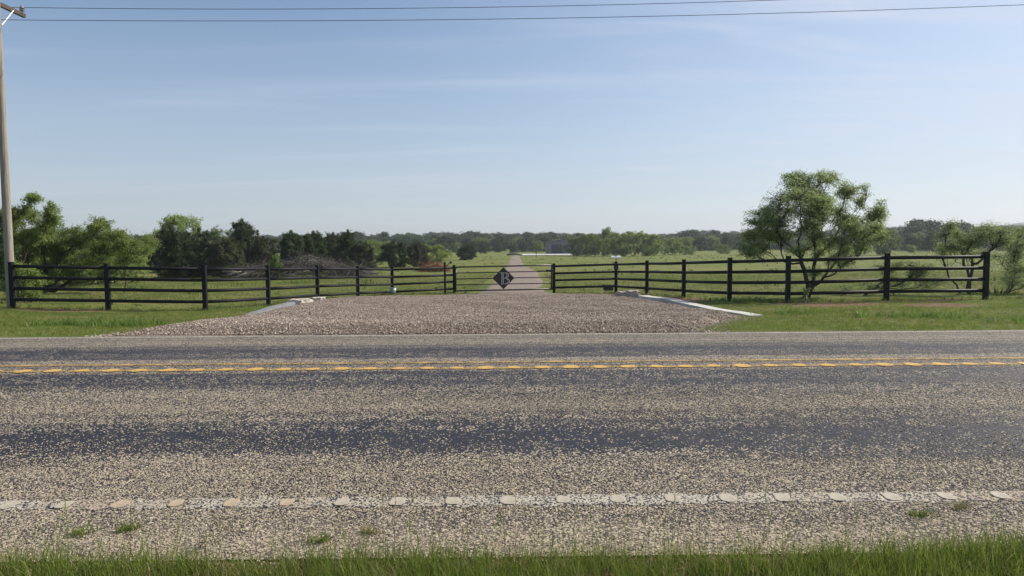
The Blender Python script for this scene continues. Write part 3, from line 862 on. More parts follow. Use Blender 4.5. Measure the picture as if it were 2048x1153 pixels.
def grow(name, base, clumps, seed, trunk_r=.10, stems=1, leafL=.07, leafW=.022, n_leaves=40000, twig_len=1.0, droop=.25,
         up=0.0, twigs=900, bark=None, leaf=None, wander=.12, first=.5, basespread=.12, lspread=.07, sub=1, fat=1.0, bf=.62):
    """clumps: (x,y,z,rx,ry,rz) relative to base. returns trunk mesh, crown mesh"""
    r = np.random.default_rng(seed)
    cl = np.array(clumps, float)
    if sub > 1:
        parts_ = []
        for c_ in cl:
            for _ in range(sub):
                o_ = r.normal(0, 1, 3); o_ = o_ / np.linalg.norm(o_) * r.uniform(.3, 1.05)
                parts_.append(np.concatenate([c_[:3] + o_ * c_[3:6], c_[3:6] * r.uniform(.5, .9) * fat]))
        cl = np.array(parts_)
    nodes = []; par = []; plen = []; chains = []
    bases = [np.array(base, float) + np.array([r.normal(0, basespread), r.normal(0, basespread), 0]) * (i > 0) for i in range(stems)]
    for b in bases: nodes.append(b); par.append(-1); plen.append(0.0)
    seg = []  # list of index chains
    order = np.argsort(np.linalg.norm(cl[:, :3] - np.array(base), axis=1))
    tips = []
    for ci in order:
        c = cl[ci, :3]
        N = np.array(nodes)
        dv = c - N; dist = np.linalg.norm(dv, axis=1)
        pen = np.where(N[:, 2] > c[2] - .05, 1.0, 0) * dist * .8
        # prefer branch points part-way, weight towards steeper growth
        horiz = np.linalg.norm(dv[:, :2], axis=1)
        cost = dist + pen + .15 * horiz + bf * np.array(plen) + r.uniform(0, .12, len(N))
        p = int(np.argmin(cost))
        st_ = np.array(nodes[p]); L = np.linalg.norm(c - st_); m = max(3, int(L / .28) + 1)
        ch = [p]
        prev = p
        bow = np.array([0, 0, 1.0]) * L * -.10 if st_[2] < c[2] else np.array([0, 0, L * .1])
        side = r.normal(0, 1, 3) * L * .07
        for k in range(1, m + 1):
            t = k / m
            q_ = st_ + (c - st_) * t + (bow + side) * math.sin(math.pi * t) + (r.normal(0, wander * .25 * min(L, 1.2), 3) if k < m else 0)
            plen.append(plen[prev] + float(np.linalg.norm(q_ - nodes[prev]))); nodes.append(q_); par.append(prev); prev = len(nodes) - 1; ch.append(prev)
        seg.append(ch); tips.append((prev, ci))
    nn = len(nodes)
    wt_ = np.zeros(nn)
    vol = cl[:, 3] * cl[:, 4] * cl[:, 5]; vol = (vol / vol.sum())
    for t, ci in tips: wt_[t] += .15 / len(tips) + vol[ci]
    for i in range(nn - 1, -1, -1):
        if par[i] >= 0: wt_[par[i]] += wt_[i]
    tot = max(1e-6, wt_[:stems].max())
    rad = trunk_r * (wt_ / tot) ** .62
    rad = np.maximum(rad, .008)
    for ch in seg:
        P_ = np.array([nodes[i] for i in ch]); rd = np.array([rad[i] for i in ch]); rd[0] = min(rd[0], rd[1] * 1.15) if par[ch[0]] >= 0 else rd[0] * 1.15
        if par[ch[0]] < 0: P_[0, 2] -= .12
        chains.append((P_, rd))
    # twigs
    tw = np.maximum(3, np.round(twigs * (.3 / len(tips) + .7 * vol))).astype(int)
    per = n_leaves / tw.sum()
    LC = []; LD = []; LS = []
    for t, ci in tips:
        c = cl[ci]; k = tw[ci]
        cand = [t]; a = t
        for _ in range(3):
            if par[a] >= 0: a = par[a]; cand.append(a)
        dirs = r.normal(0, 1, (k, 3)); dirs /= np.linalg.norm(dirs, axis=1)[:, None]
        rr_ = r.random(k) ** .4 * r.uniform(.8, 1.3, k)
        ends = c[:3] + dirs * rr_[:, None] * c[3:6]
        for e in range(k):
            s0 = np.array(nodes[cand[min(int(r.exponential(.9)), len(cand) - 1)]])
            e_ = ends[e]; dv = e_ - s0; L = np.linalg.norm(dv)
            mid = s0 + dv * .5 + r.normal(0, .10 * L, 3) + np.array([0, 0, .07 * L])
            tip = e_ + np.array([0, 0, -droop * L * .25])
            P_ = np.array([s0, (s0 + mid) / 2 + r.normal(0, .02 * L, 3), mid, (mid + e_) / 2 + r.normal(0, .03 * L, 3), tip])
            chains.append((P_, np.array([.011, .009, .007, .005, .003]) * (1 + .5 * (leafL > .12))))
            nl = int(per * r.uniform(.5, 1.5))
            if nl < 1: continue
            tt = 1.0 - (r.random(nl) ** 1.0) * (1 - first); ii = tt * 4; i0 = np.minimum(ii.astype(int), 3); fr = (ii - i0)[:, None]
            pos = P_[i0] * (1 - fr) + P_[i0 + 1] * fr + r.normal(0, 1, (nl, 3)) * lspread
            dn = dv / (L + 1e-6)
            sn_ = r.normal(0, 1, 3); LS.append(np.repeat((sn_ / np.linalg.norm(sn_))[None], nl, 0)); LC.append(pos); LD.append(dn * .6 + r.normal(0, .6, (nl, 3)) + np.array([0, 0, up - droop]))
    tv, tf = tubes_np(chains)
    tm = mesh_np('trunk', tv, [tf], bark or M['bark'], True)
    lv, lf = leaves_np(np.concatenate(LC), np.concatenate(LD), leafL, leafW, r, np.concatenate(LS))
    cm = mesh_np('crown', lv, [lf], leaf or M['mesq'])
    return tm, cm

def tree(name, meshes, loc, label, cat='tree', group=None, scale=1.0, rz=0.0, sz=None):
    r_ = empty(name, loc, rz)
    r_.scale = (scale, scale, sz or scale)
    link('trunk', meshes[0], r_); link('crown', meshes[1], r_)
    return tag(r_, label, cat, group)

def pxclumps(lst, Y, base, seed=1, depth=1.0, fb=.9):
    r = np.random.default_rng(seed); out = []
    for e in lst:
        cx, cy, rx, ry = e[:4]; dz = e[4] if len(e) > 4 else r.uniform(-depth, depth)
        p = pix(cx, cy, Y); sc = Y / F
        out.append((p.x - base[0], dz, p.z - base[2], rx * sc, max(rx, ry) * sc * fb, ry * sc))
    return out

def at_ground(px, Y):
    x = (px - 1024) / F * Y
    return (x, Y, gz(x, Y))

# --- large airy mesquite on the right
TY = 24.0
b = at_ground(1608, TY)
cl = pxclumps([(1650, 358, 34, 22, 0), (1603, 372, 38, 24, .3), (1692, 385, 28, 26, -.2), (1645, 398, 42, 26, .8), (1582, 408, 38, 26, -.5), (1556, 436, 40, 22, .4), (1622, 432, 34, 20, -.9),
               (1682, 425, 34, 26, .5), (1716, 402, 18, 20, .1), (1522, 446, 30, 16, -.2), (1497, 472, 24, 13, .2), (1502, 495, 26, 16, -.1), (1574, 470, 42, 20, .9), (1535, 470, 26, 14, .5),
               (1742, 430, 22, 20, -.3), (1768, 425, 13, 20, .2), (1757, 462, 28, 20, .3), (1722, 468, 28, 22, -.6), (1700, 500, 30, 15, .6), (1662, 492, 26, 14, 1.0), (1548, 500, 18, 12, .8),
               (1640, 548, 13, 9, .2), (1655, 520, 16, 9, -.3), (1620, 395, 26, 18, -.8), (1675, 455, 26, 18, -.9), (1600, 452, 26, 16, -1.1), (1700, 440, 24, 16, -.4), (1665, 482, 22, 14, -.5), (1728, 498, 22, 12, .2), (1690, 522, 22, 9, .1), (1635, 466, 22, 14, .4), (1592, 496, 20, 12, -.3), (1650, 505, 18, 10, .4), (1535, 425, 20, 14, .1)], TY, b, 3)
mt = grow('big', (0, 0, 0), cl, 11, .115, 4, .085, .022, 60000, twigs=2800, leaf=M['mesq_dark'], droop=.35, lspread=.055, sub=5, fat=1.15, basespread=.10)
tree('mesquite_tree', mt, b, 'large feathery mesquite tree with several dark stems behind the right fence')
# low sprawling mesquite
b = at_ground(1722, 24.6)
cl = pxclumps([(1705, 583, 22, 8), (1790, 560, 30, 12), (1832, 545, 28, 9), (1768, 540, 18, 8), (1852, 568, 22, 8), (1745, 575, 18, 8), (1800, 530, 20, 6)], 24.6, b, 5, .6)
mt = grow('low', (0, 0, 0), cl, 12, .06, 2, .06, .022, 9000, twigs=260, sub=3, fat=1.2, lspread=.08, leaf=M['mesq_dark'])
tree('mesquite_bush', mt, b, 'low sprawling mesquite bush behind the fence beside the large tree', 'bush')
# right multi-stem mesquite
b = at_ground(1948, 24.3)
cl = pxclumps([(1903, 470, 26, 15), (1935, 478, 34, 18), (1965, 462, 30, 15), (1992, 482, 26, 16), (1920, 502, 28, 12), (1955, 500, 26, 12), (1918, 452, 18, 9), (1898, 498, 20, 10)], 24.3, b, 6, .9)
mt = grow('rs', (0, 0, 0), cl, 13, .05, 5, .055, .018, 17000, twigs=520, sub=3, fat=1.2, lspread=.08, leaf=M['mesq_dark'], basespread=.18)
tree('mesquite_tree', mt, b, 'small mesquite with many thin stems just left of the last fence post')
b = at_ground(1985, 24.8)
cl = pxclumps([(2022, 492, 30, 16), (2050, 470, 26, 16), (2035, 520, 30, 12), (2022, 562, 34, 8), (2080, 500, 30, 16), (2060, 545, 30, 10), (2000, 535, 16, 10), (2090, 470, 22, 14)], 24.8, b, 7, .9)
mt = grow('rs2', (0, 0, 0), cl, 14, .05, 4, .055, .018, 15000, twigs=480, sub=3, fat=1.2, lspread=.08, leaf=M['mesq_dark'], basespread=.22)
tree('mesquite_tree', mt, b, 'spreading mesquite shrub to the right of the last fence post at the photo edge')

# --- left mesquites
LATE = []
b = at_ground(44, 27.5)
cl = pxclumps([(68, 400, 16, 10, 0), (52, 425, 24, 14), (25, 430, 30, 20), (100, 420, 22, 14), (75, 445, 26, 14), (30, 470, 34, 22), (108, 440, 14, 8), (5, 450, 30, 24), (80, 480, 26, 16), (-15, 420, 26, 20), (-10, 480, 30, 24), (-40, 450, 30, 26), (20, 515, 30, 16)], 27.5, b, 8, 1.0)
mt = grow('l1', (0, 0, 0), cl, 15, .10, 3, .095, .028, 42000, twigs=1200, sub=3, fat=1.25, lspread=.06)
tree('mesquite_tree', mt, b, 'tallest bright green mesquite behind the fence beside the power pole')
b = at_ground(72, 28.8)
cl = pxclumps([(205, 452, 26, 13, 0), (175, 470, 30, 14), (235, 475, 26, 12), (140, 480, 34, 16), (200, 495, 36, 16), (110, 500, 34, 18), (155, 515, 34, 14), (250, 495, 24, 12), (90, 530, 30, 14), (215, 520, 28, 12), (60, 545, 26, 16), (130, 545, 24, 10), (120, 465, 24, 12), (275, 490, 18, 12), (240, 520, 22, 9), (180, 540, 22, 9), (45, 520, 26, 14), (100, 560, 20, 9), (65, 495, 26, 14), (85, 572, 22, 10), (150, 556, 20, 8), (45, 578, 18, 10), (200, 545, 18, 7)], 28.8, b, 9, 1.1)
mt = grow('l2', (0, 0, 0), cl, 16, .10, 5, .095, .028, 60000, twigs=1600, sub=3, fat=1.3, lspread=.06, basespread=.25)
tree('mesquite_tree', mt, b, 'wide leaning mesquite with long slanting limbs behind the left fence panel')
b = at_ground(60, 25.6)
cl = pxclumps([(48, 560, 20, 12), (62, 575, 16, 9), (40, 590, 16, 8), (72, 548, 14, 9), (36, 535, 16, 12)], 25.6, b, 10, .4)
mt = grow('l3', (0, 0, 0), cl, 17, .03, 4, .07, .03, 12000, twigs=300, sub=2, fat=1.3, basespread=.15)
tree('mesquite_bush', mt, b, 'leafy green bush filling the fence corner beside the power pole', 'bush')
b = at_ground(-22, 24.8)
cl = pxclumps([(-10, 560, 24, 26), (-30, 530, 30, 26), (-5, 520, 20, 20), (-50, 560, 30, 26), (0, 590, 14, 14), (-20, 490, 26, 20)], 24.8, b, 11, .6)
mt = grow('l4', (0, 0, 0), cl, 18, .07, 3, .07, .035, 30000, twigs=500, sub=2, fat=1.3, leaf=M['cedar'])  # shadowed mesquite: the dark cedar leaf colour stands in for its shade
tree('dark_bush', mt, b, 'mesquite bush with shade put into its dark leaf colour left of the power pole at the photo edge', 'bush')
b = at_ground(262, 37.0)
cl = pxclumps([(262, 495, 24, 14), (285, 482, 16, 10), (240, 510, 24, 12), (275, 515, 18, 10), (225, 490, 24, 12), (300, 500, 12, 8)], 37.0, b, 12, .9)
mt = grow('l5', (0, 0, 0), cl, 19, .04, 4, .09, .032, 20000, twigs=400, sub=2, fat=1.3, lspread=.1, basespread=.4)
tree('mesquite_bush', mt, b, 'thin stemmed green mesquite between the leaning mesquite and the dark cedars', 'bush')
b = at_ground(170, 44.0)
cl = pxclumps([(170, 500, 34, 12), (120, 495, 34, 14), (215, 505, 30, 10), (150, 470, 26, 12), (80, 500, 30, 14), (30, 500, 40, 18)], 44, b, 13, 1.2)
mt = grow('l6', (0, 0, 0), cl, 20, .07, 4, .10, .04, 28000, twigs=450, sub=2, fat=1.3, lspread=.1, basespread=.6, leaf=M['farbush'])
tree('mesquite_bush', mt, b, 'broad mesquite thicket seen through the gaps of the left mesquites', 'bush')

for k_, (px_b, Y_b, sc_b, lb_b) in enumerate([(45, 40, .70, 'leafy mesquite bush low behind the tallest mesquite near the power pole'), (112, 43, .72, 'mesquite bush behind the slanting limbs of the leaning mesquite'),
        (175, 46, .74, 'mesquite bush seen low behind the second fence post from the power pole'), (232, 48, .72, 'mesquite bush low to the left of the thin stemmed mesquite')]):
    LATE.append((px_b, Y_b, sc_b, lb_b, k_))
# --- cedars
def cedar_clumps(h, wd, seed, pointy=.5, n=70, low=.05):
    r = np.random.default_rng(seed); out = []
    lead = [(0, 0, 1.0)] + [(r.uniform(-.30, .30) * wd, r.uniform(-.3, .3) * wd, r.uniform(.66, .84)) for _ in range(5)]
    for lx, ly, lt in lead:
        for k in range(6):
            zz_ = h * (lt - .04 - .055 * k); rr_ = .09 + .085 * k * (1.3 - pointy * .4)
            out.append((lx, ly, zz_, rr_, rr_, .16))
    for i in range(n):
        t = low + (.88 - low) * r.random() ** .9
        env = (math.sin(min(1, (t + .12) / .42) * math.pi / 2)) * (1 - max(0, t - .3) / .72 * (.45 + .5 * pointy)) * wd / 2
        a = r.uniform(0, 6.28); q_ = env * r.uniform(.25, .95) * (1 + .14 * math.sin(3 * a + seed))
        s_ = r.uniform(.34, .55) * (wd / 4.0) ** .4
        out.append((math.cos(a) * q_, math.sin(a) * q_, t * h, s_ * 1.25, s_ * 1.25, s_ * .95))
    return out
def cedar(h, wd, seed, pointy=.5, leaf=None, n_leaves=62000, bark=None, n=95):
    return grow('cedar', (0, 0, 0), cedar_clumps(h, wd, seed, pointy, n), seed, .10, 1, .125, .050, n_leaves, twigs=1300, leaf=leaf or M['cedar'], up=.5, droop=0, first=.15, lspread=.07, bark=bark or M['greybark'])
ce = [cedar(4.4, 4.6, 31, .1), cedar(5.2, 4.4, 32, .8), cedar(4.2, 3.8, 33, .6), cedar(4.2, 4.2, 34, .35, leaf=M['cedar_brown'])]
def put(mesh, px, Y, label, name='cedar_tree', cat='tree', group=None, scale=1.0, rz=0.0, sz=None):
    return tree(name, mesh, at_ground(px, Y), label, cat, group, scale, rz, sz)
G = 'dark cedars behind the brush pile'
put(ce[0], 345, 57.5, 'broad dark cedar directly behind the middle of the left fence, leftmost of the cedars', group=G, scale=1.0, sz=.98)
put(ce[0], 400, 60, 'dark rounded cedar second from the left, behind the fence corner post', group=G, scale=.98, rz=2.0, sz=.96)
put(ce[3], 448, 58.5, 'rounded olive cedar just left of the pale logs', group=G, scale=.86, rz=4.2, sz=.8)
put(ce[1], 487, 66, 'tallest pointed cedar rising behind the pale logs', group=G, scale=1.0)
put(ce[3], 528, 64, 'brownish cedar with bare lower branches between the pointed cedars', group=G, scale=.85, rz=1.0)
put(ce[2], 585, 66, 'short pointed cedar standing behind the middle of the brush pile', group=G, scale=.98, rz=.5)
put(ce[2], 628, 68, 'twin topped cedar right of the middle of the brush pile', group=G, scale=.98, rz=2.7)
put(ce[1], 697, 66, 'slim pointed cedar behind the right end of the brush pile', group=G, scale=.80, rz=3.7)
put(ce[3], 722, 63, 'bushy olive cedar at the right end of the cedar row', group=G, scale=.72, rz=5.2)
put(ce[3], 668, 71, 'dull green cedar partly hidden behind the slim pointed cedar', group=G, scale=.95, rz=.9)
put(ce[0], 790, 84, 'low dark cedar bush behind the bucket fence post', 'dark_bush', 'bush', scale=.86, rz=.4, sz=.78)
put(ce[3], 838, 86, 'olive cedar bush behind the fence left of the gate', 'dark_bush', 'bush', scale=.82, rz=2.4, sz=.75)
put(ce[0], 934, 126, 'single round dark cedar bush standing alone in the paddock', 'dark_bush', 'bush', scale=.92, rz=1.4, sz=.72)

# --- mesquite shapes reused in the middle distance
def blob_clumps(h, wd, n, seed, low=.25, hole=.3):
    r = np.random.default_rng(seed); out = []
    for i in range(n):
        t = low + (1 - low) * r.random(); a = r.uniform(0, 6.28)
        env = wd / 2 * math.sqrt(max(.05, 1 - ((t - .5) / .62) ** 2)) * (1 + .18 * math.sin(2 * a + seed))
        q_ = env * r.uniform(hole, 1.0); s_ = r.uniform(.18, .28) * min(h, wd)
        out.append((math.cos(a) * q_, math.sin(a) * q_, (t * .86 + .04) * h, s_, s_, s_ * .65))
    return out
mq = [grow('mq', (0, 0, 0), blob_clumps(4.6, 5.4, 40, 51 + k, .08), 51 + k, .08, 5, .19, .075, 17000, twigs=520, basespread=.4, lspread=.10, leaf=M['farbush']) for k in range(3)]
mb = [grow('mb', (0, 0, 0), blob_clumps(4.6, 5.4, 40, 61 + k, .08), 61 + k, .08, 5, .18, .07, 17000, twigs=520, basespread=.4, lspread=.10, leaf=M['mesq']) for k in range(2)]
for px_b, Y_b, sc_b, lb_b, k_ in LATE:
    put(mb[k_ % 2], px_b, Y_b, lb_b, 'mesquite_bush', 'bush', 'mesquite bushes behind the left fence', sc_b, k_ * 1.9, sc_b * .95)
put(mb[0], 355, 72, 'bright feathery mesquite crown showing above the leftmost dark cedar', 'mesquite_tree', scale=1.15, sz=1.28)
put(mq[1], 450, 80, 'pale mesquite crown showing between the dark cedar and the pointed cedar', 'mesquite_tree', scale=.9, sz=1.05)
put(mb[1], 745, 96, 'light green mesquite bush behind the right end of the cedar row', 'mesquite_bush', 'bush', scale=.8, sz=.75)
put(mb[0], 868, 100, 'light green bush just right of the olive cedar bush', 'mesquite_bush', 'bush', scale=.75, sz=.6, rz=1)
G = 'mesquite bushes beside the shed'
for k, (px, Y, sc, sz, m, lb) in enumerate([
        (1152, 165, 1.0, 1.05, mq[0], 'dark green bush covering the right side of the shed'),
        (1182, 162, 1.1, 1.15, mb[1], 'rounded bush one right of the bush against the shed'),
        (1212, 168, 1.05, 1.42, mq[2], 'tallest wispy mesquite in the thicket right of the shed'),
        (1240, 158, 1.15, 1.2, mb[0], 'bright green bush behind the solar panel'),
        (1272, 160, 1.15, 1.25, mb[1], 'bright green bush right of the solar panel'),
        (1302, 158, 1.0, 1.1, mb[0], 'bright bush at the right end of the main thicket'),
        (1340, 172, 1.0, .95, mb[1], 'light green bush left of the gap beyond the thicket'),
        (1372, 176, 1.0, .95, mb[0], 'light green bush at the far right tip of the thicket')]):
    put(m, px, Y, lb, 'mesquite_bush', 'bush', G, sc, k * 1.3, sz)
put(mb[0], 1448, 185, 'small light bush in front of the dark wood right of the thicket', 'mesquite_bush', 'bush', None, .7, 2, .55)
put(mq[1], 1500, 160, 'round bush in the paddock behind the large tree', 'mesquite_bush', 'bush', None, .8, 1, .7)
put(mq[2], 1770, 150, 'grey green mesquite behind the paddock right of the large tree', 'mesquite_tree', 'tree', None, 1.0, 3, 1.2)
put(mq[0], 1722, 165, 'rounded green tree behind the right side of the large mesquite', 'mesquite_tree', 'tree', None, 1.1, 4, 1.05)
put(mb[1], 1822, 175, 'tiny lime green bush at the edge of the right wood', 'mesquite_bush', 'bush', None, .5, 0, .45)

# --- sapling on the drive
sp = grow('sap', (0, 0, 0), [(0, 0, 1.3, .5, .5, .45), (.3, 0, 1.9, .4, .4, .4), (-.3, .1, 2.1, .4, .4, .4), (.1, 0, 2.5, .35, .35, .4), (.5, 0, 2.3, .25, .25, .3)], 71, .05, 1, .16, .09, 700, twigs=70, leaf=M['lime'])
put(sp, 1073, 150, 'young bright green sapling standing in front of the shed', 'sapling', 'tree', None, 1.05)

# --- wood behind
ok = [grow('oak', (0, 0, 0), blob_clumps(7.6, 7.4, 46, 81 + k, .08), 81 + k, .20, 2, .42, .26, 7500, twigs=260, lspread=.30, first=.3, leaf=M['oak'], wander=.06) for k in range(4)]
oc = [grow('oc', (0, 0, 0), blob_clumps(6.4, 6.6, 42, 91 + k, .06), 91 + k, .14, 3, .38, .22, 7500, twigs=240, lspread=.28, first=.3, leaf=M['farbush'], wander=.06) for k in range(3)]
LB = {'oak': 'dark rounded tree along the front edge of the far wood', 'oc': 'light green rounded bush along the front edge of the far wood'}
rg = random.Random(9)
def top_scale(px, Y, top_py, h):
    x, _, z0 = at_ground(px, Y)
    return max(.3, (pix(px, top_py, Y).z - z0) / h)
front = []
px = 756
while px < 2110:
    if 1110 < px < 1320: px += 24; continue
    front.append(px); px += rg.uniform(20, 36)
for px in front + [20, 75, 130, 190, 245, 300, 520, 560, 610, 650]:
    Y = rg.uniform(225, 260) if px < 1780 else rg.uniform(185, 225)
    dk = rg.random() < (.42 if px < 1350 else .72)
    top = rg.uniform(481, 487) if px < 1350 else (rg.uniform(471, 478) if px < 1780 else rg.uniform(462, 472))
    m = rg.choice(ok if dk else oc); h = 7.6 if dk else 6.4
    sc = top_scale(px, Y, top, h)
    put(m, px, Y, LB['oak' if dk else 'oc'], 'oak_tree' if dk else 'broadleaf_bush', 'tree' if dk else 'bush',
        'dark trees at the edge of the far wood' if dk else 'light bushes at the edge of the far wood', sc * rg.uniform(1.0, 1.25), rg.uniform(0, 6), sc)
for px, Y, top, wsc, lb in [(1372, 330, 459, 1.6, 'taller dark oak crown standing above the far wood right of the thicket'),
                            (1850, 232, 437, 1.35, 'tallest dark oak on the right skyline right of the large mesquite'),
                            (1908, 236, 444, 1.3, 'second dark oak on the right skyline, left of the distant pole'),
                            (1820, 228, 450, 1.1, 'dark oak at the left shoulder of the right skyline group'),
                            (1885, 225, 456, 1.1, 'dark oak in the dip between the two skyline oaks'),
                            (2010, 232, 455, 1.4, 'wide dark oak below the blue hill'),
                            (2062, 228, 457, 1.4, 'dark oak at the photo edge below the blue hill'),
                            (716, 300, 464, 1.0, 'oak crown showing right of the slim pointed cedar'),
                            (765, 330, 466, 1.1, 'oak crown on the skyline above the low dark cedar bush'),
                            (935, 360, 465, 1.3, 'oak crown on the skyline above the lone round bush'),
                            (1005, 370, 466, 1.3, 'oak crown on the skyline left of the driveway end'),
                            (283, 200, 470, 1.0, 'dark oak seen in the gap left of the cedars')]:
    sc = top_scale(px, Y, top, 7.6)
    put(ok[(px // 7) % 4], px, Y, lb, 'oak_tree', 'tree', None, sc * wsc, px * .7, sc)
# mass of the wood
n = 1500
Yw = 255 + RNG.random(n) ** 1.1 * 420
xw = RNG.uniform(-1, 1, n) * (Yw * .80 + 40)
keep = ~((np.abs(xw) < 3) & (Yw < 200))
Yw, xw = Yw[keep], xw[keep]; n = len(xw)
pxs = 1024 + xw / Yw * F
topz = 1.5 + Yw / F * (np.interp(pxs, [0, 700, 900, 1100, 1300, 1500, 1700, 1900, 2100], [15, 14, 17, 15, 13, 17, 20, 24, 26]) + RNG.normal(0, 2.2, n)) * (0.82 + .18 * (Yw > 330))
hh = np.clip(topz + 1.4, 4.5, 15)
sc = hh / 7.2
zz = ground_z(xw, Yw)
srcs = [src('oak_source_' + str(k), None) for k in range(0)]
def joined_source(meshes, nm):
    """trunk and crown of one tree shape in a single mesh, for the wood"""
    import bmesh
    tmo, cmo = meshes
    me = bpy.data.meshes.new(nm)
    va = np.empty(len(tmo.vertices) * 3, np.float32); tmo.vertices.foreach_get('co', va)
    vb = np.empty(len(cmo.vertices) * 3, np.float32); cmo.vertices.foreach_get('co', vb)
    fa = np.empty(len(tmo.loops), np.int32); tmo.loops.foreach_get('vertex_index', fa)
    fb = np.empty(len(cmo.loops), np.int32); cmo.loops.foreach_get('vertex_index', fb)
    me = mesh_np(nm, np.concatenate([va, vb]).reshape(-1, 3), [fa.reshape(-1, 4), fb.reshape(-1, 4) + len(va) // 3], [tmo.materials[0], cmo.materials[0]])
    me.polygons.foreach_set('material_index', np.concatenate([np.zeros(len(fa) // 4, np.int32), np.ones(len(fb) // 4, np.int32)]))
    return src(nm, me)
scatter('far_wood', np.stack([xw, Yw, zz - .1], -1), np.stack([np.zeros(n), np.zeros(n), RNG.uniform(0, 6.28, n)], -1),
        np.stack([sc * RNG.uniform(1.0, 1.5, n)] * 2 + [sc], -1), RNG.integers(0, 7, n), [joined_source(m, 'wood_source') for m in ok + oc],
        'unbroken band of dark green trees along the horizon', 'woods')

# ------------------------------------------------------------------ hills far off on the right
def hill(name, pts, Y, depth, mat):
    """rounded ridge: pts = list of (pixel x, pixel y) of its skyline"""
    P_ = [pix(a, b_, Y) for a, b_ in pts]
    xs_ = np.linspace(P_[0].x, P_[-1].x, 60)
    hz = np.interp(xs_, [p.x for p in P_], [p.z for p in P_]) + 1.4
    hz = np.convolve(np.pad(hz, 3, mode='edge'), np.ones(7) / 7, 'valid')
    t = np.linspace(-1, 1, 17)
    Xg, T = np.meshgrid(xs_, t)
    Hg = hz[None, :] * np.maximum(0, 1 - T ** 2) ** .8 * (1 + .04 * fbm(Xg, T * depth, 4, .02)) - 2.2
    Yg = Y + T * depth
    i = np.arange(Xg.size).reshape(Xg.shape)
    f = np.stack([i[:-1, :-1], i[:-1, 1:], i[1:, 1:], i[1:, :-1]], -1).reshape(-1, 4)
    return tag(link(name, mesh_np(name, np.stack([Xg, Yg, Hg], -1).reshape(-1, 3), [f], mat, True)), kind='structure')
M['hill'] = simple('hill_scrub', (.05, .07, .035), (.08, .09, .05), .02, .95)
hill('hill', [(1840, 482), (1940, 462), (1985, 455), (2030, 446), (2075, 440), (2200, 436), (2400, 445), (2700, 470)], 1500, 120, M['hill'])
hill('hill', [(1880, 481), (1930, 459), (1960, 454), (2000, 453), (2060, 456), (2200, 470)], 1320, 80, M['hill'])

# ------------------------------------------------------------------ shed, slab
sh_ = empty('shed', (0, 0, 0))
SY = 190.0
pl = pix(1095, 504, SY); zg = gz(pl.x, SY)
Wd, Dp, He, Hr = 14.0, 11.0, 3.35, 4.5
sh_.location = (pl.x, SY, zg)
def corr(name, mat):
    s = NT(name); v = s.obj()
    sx = s.n('SeparateXYZ'); s.L(v, sx.inputs[0])
    rib = s.math('PINGPONG', sx.outputs['X'], .15)
    col = s.mix(s.mr(s.noise(v, .8, 3), .3, .7), mat, tuple(c * .8 for c in mat))
    return s.end(s.pr(col, .5, .1, s.bump(rib, .05)))
M['siding'] = corr('grey_siding', (.17, .185, .21))
M['door'] = simple('shed_door', (.035, .04, .055), (.05, .055, .07), 1, .5)
M['trimdark'] = simple('dark_trim', (.02, .022, .028), (.03, .03, .035), 1, .5)
def gable_wall(y, cut=None):
    v = [(0, y, -.2), (Wd, y, -.2), (Wd, y, He), (Wd / 2, y, Hr), (0, y, He)]
    return v
m_ = MB()
# front wall with a door opening, back wall, side walls
d0, d1, dh = 1.0, 3.9, 2.85
z_at = lambda x_: He + (Hr - He) * (1 - abs(x_ - Wd / 2) / (Wd / 2))
for y in (0, Dp):
    if y == 0:
        secs = [(0, d0, -.2), (d0, d1, dh), (d1, Wd / 2, -.2), (Wd / 2, Wd, -.2)]
    else: secs = [(0, Wd / 2, -.2), (Wd / 2, Wd, -.2)]
    for a, b_, zl in secs:
        v = [(a, y, zl), (b_, y, zl), (b_, y, z_at(b_)), (a, y, z_at(a)), (a, y + .12, zl), (b_, y + .12, zl), (b_, y + .12, z_at(b_)), (a, y + .12, z_at(a))]
        m_ = MB(); m_.add(v, [(0, 1, 2, 3), (7, 6, 5, 4), (0, 4, 5, 1), (3, 2, 6, 7), (0, 3, 7, 4), (1, 5, 6, 2)]); m_.build('wall', M['siding'], sh_)
for x_ in (.06, Wd - .06):
    m_ = MB(); m_.box((x_, Dp / 2 + .06, (He - .2) / 2), (.115, Dp - .13, He + .18)); m_.build('wall', M['siding'], sh_)
for sgn in (0, 1):
    m_ = MB()
    xa, xb = (-.25, Wd / 2) if sgn == 0 else (Wd + .25, Wd / 2)
    za, zb = He - .03, Hr + .05
    v = [(xa, -.3, za), (xb, -.3, zb), (xb, Dp + .4, zb), (xa, Dp + .4, za)]
    v += [(p[0], p[1], p[2] + .12) for p in v]
    m_.add(v, [(0, 1, 2, 3), (4, 7, 6, 5), (0, 4, 5, 1), (1, 5, 6, 2), (2, 6, 7, 3), (3, 7, 4, 0)])
    m_.build('roof', M['trimdark'], sh_)
m_ = MB(); m_.box(((d0 + d1) / 2, .09, dh / 2 - .05), (d1 - d0 - .02, .05, dh + .08))
dr = m_.build('door', M['door'], sh_)
for k in range(5):
    m_ = MB(); m_.box(((d0 + d1) / 2, .055, .3 + k * .56), (d1 - d0 - .06, .02, .50)); m_.build('door_panel', M['door'], dr)
m_ = MB(); m_.box((.02, -.03, He / 2 - .1), (.12, .05, He)); m_.build('corner_trim', M['trimdark'], sh_)
m_ = MB(); m_.box((6.6, -.03, 1.7), (1.1, .06, 1.0)); wf = m_.build('window', M['alu'], sh_)
m_ = MB(); m_.box((6.6, -.062, 1.7), (.95, .01, .85)); m_.build('pane', M['door'], wf)
tag(sh_, 'grey metal shed with a dark roller door beyond the end of the driveway', 'shed')
m_ = MB()
p0 = pix(1040, 507, 184)
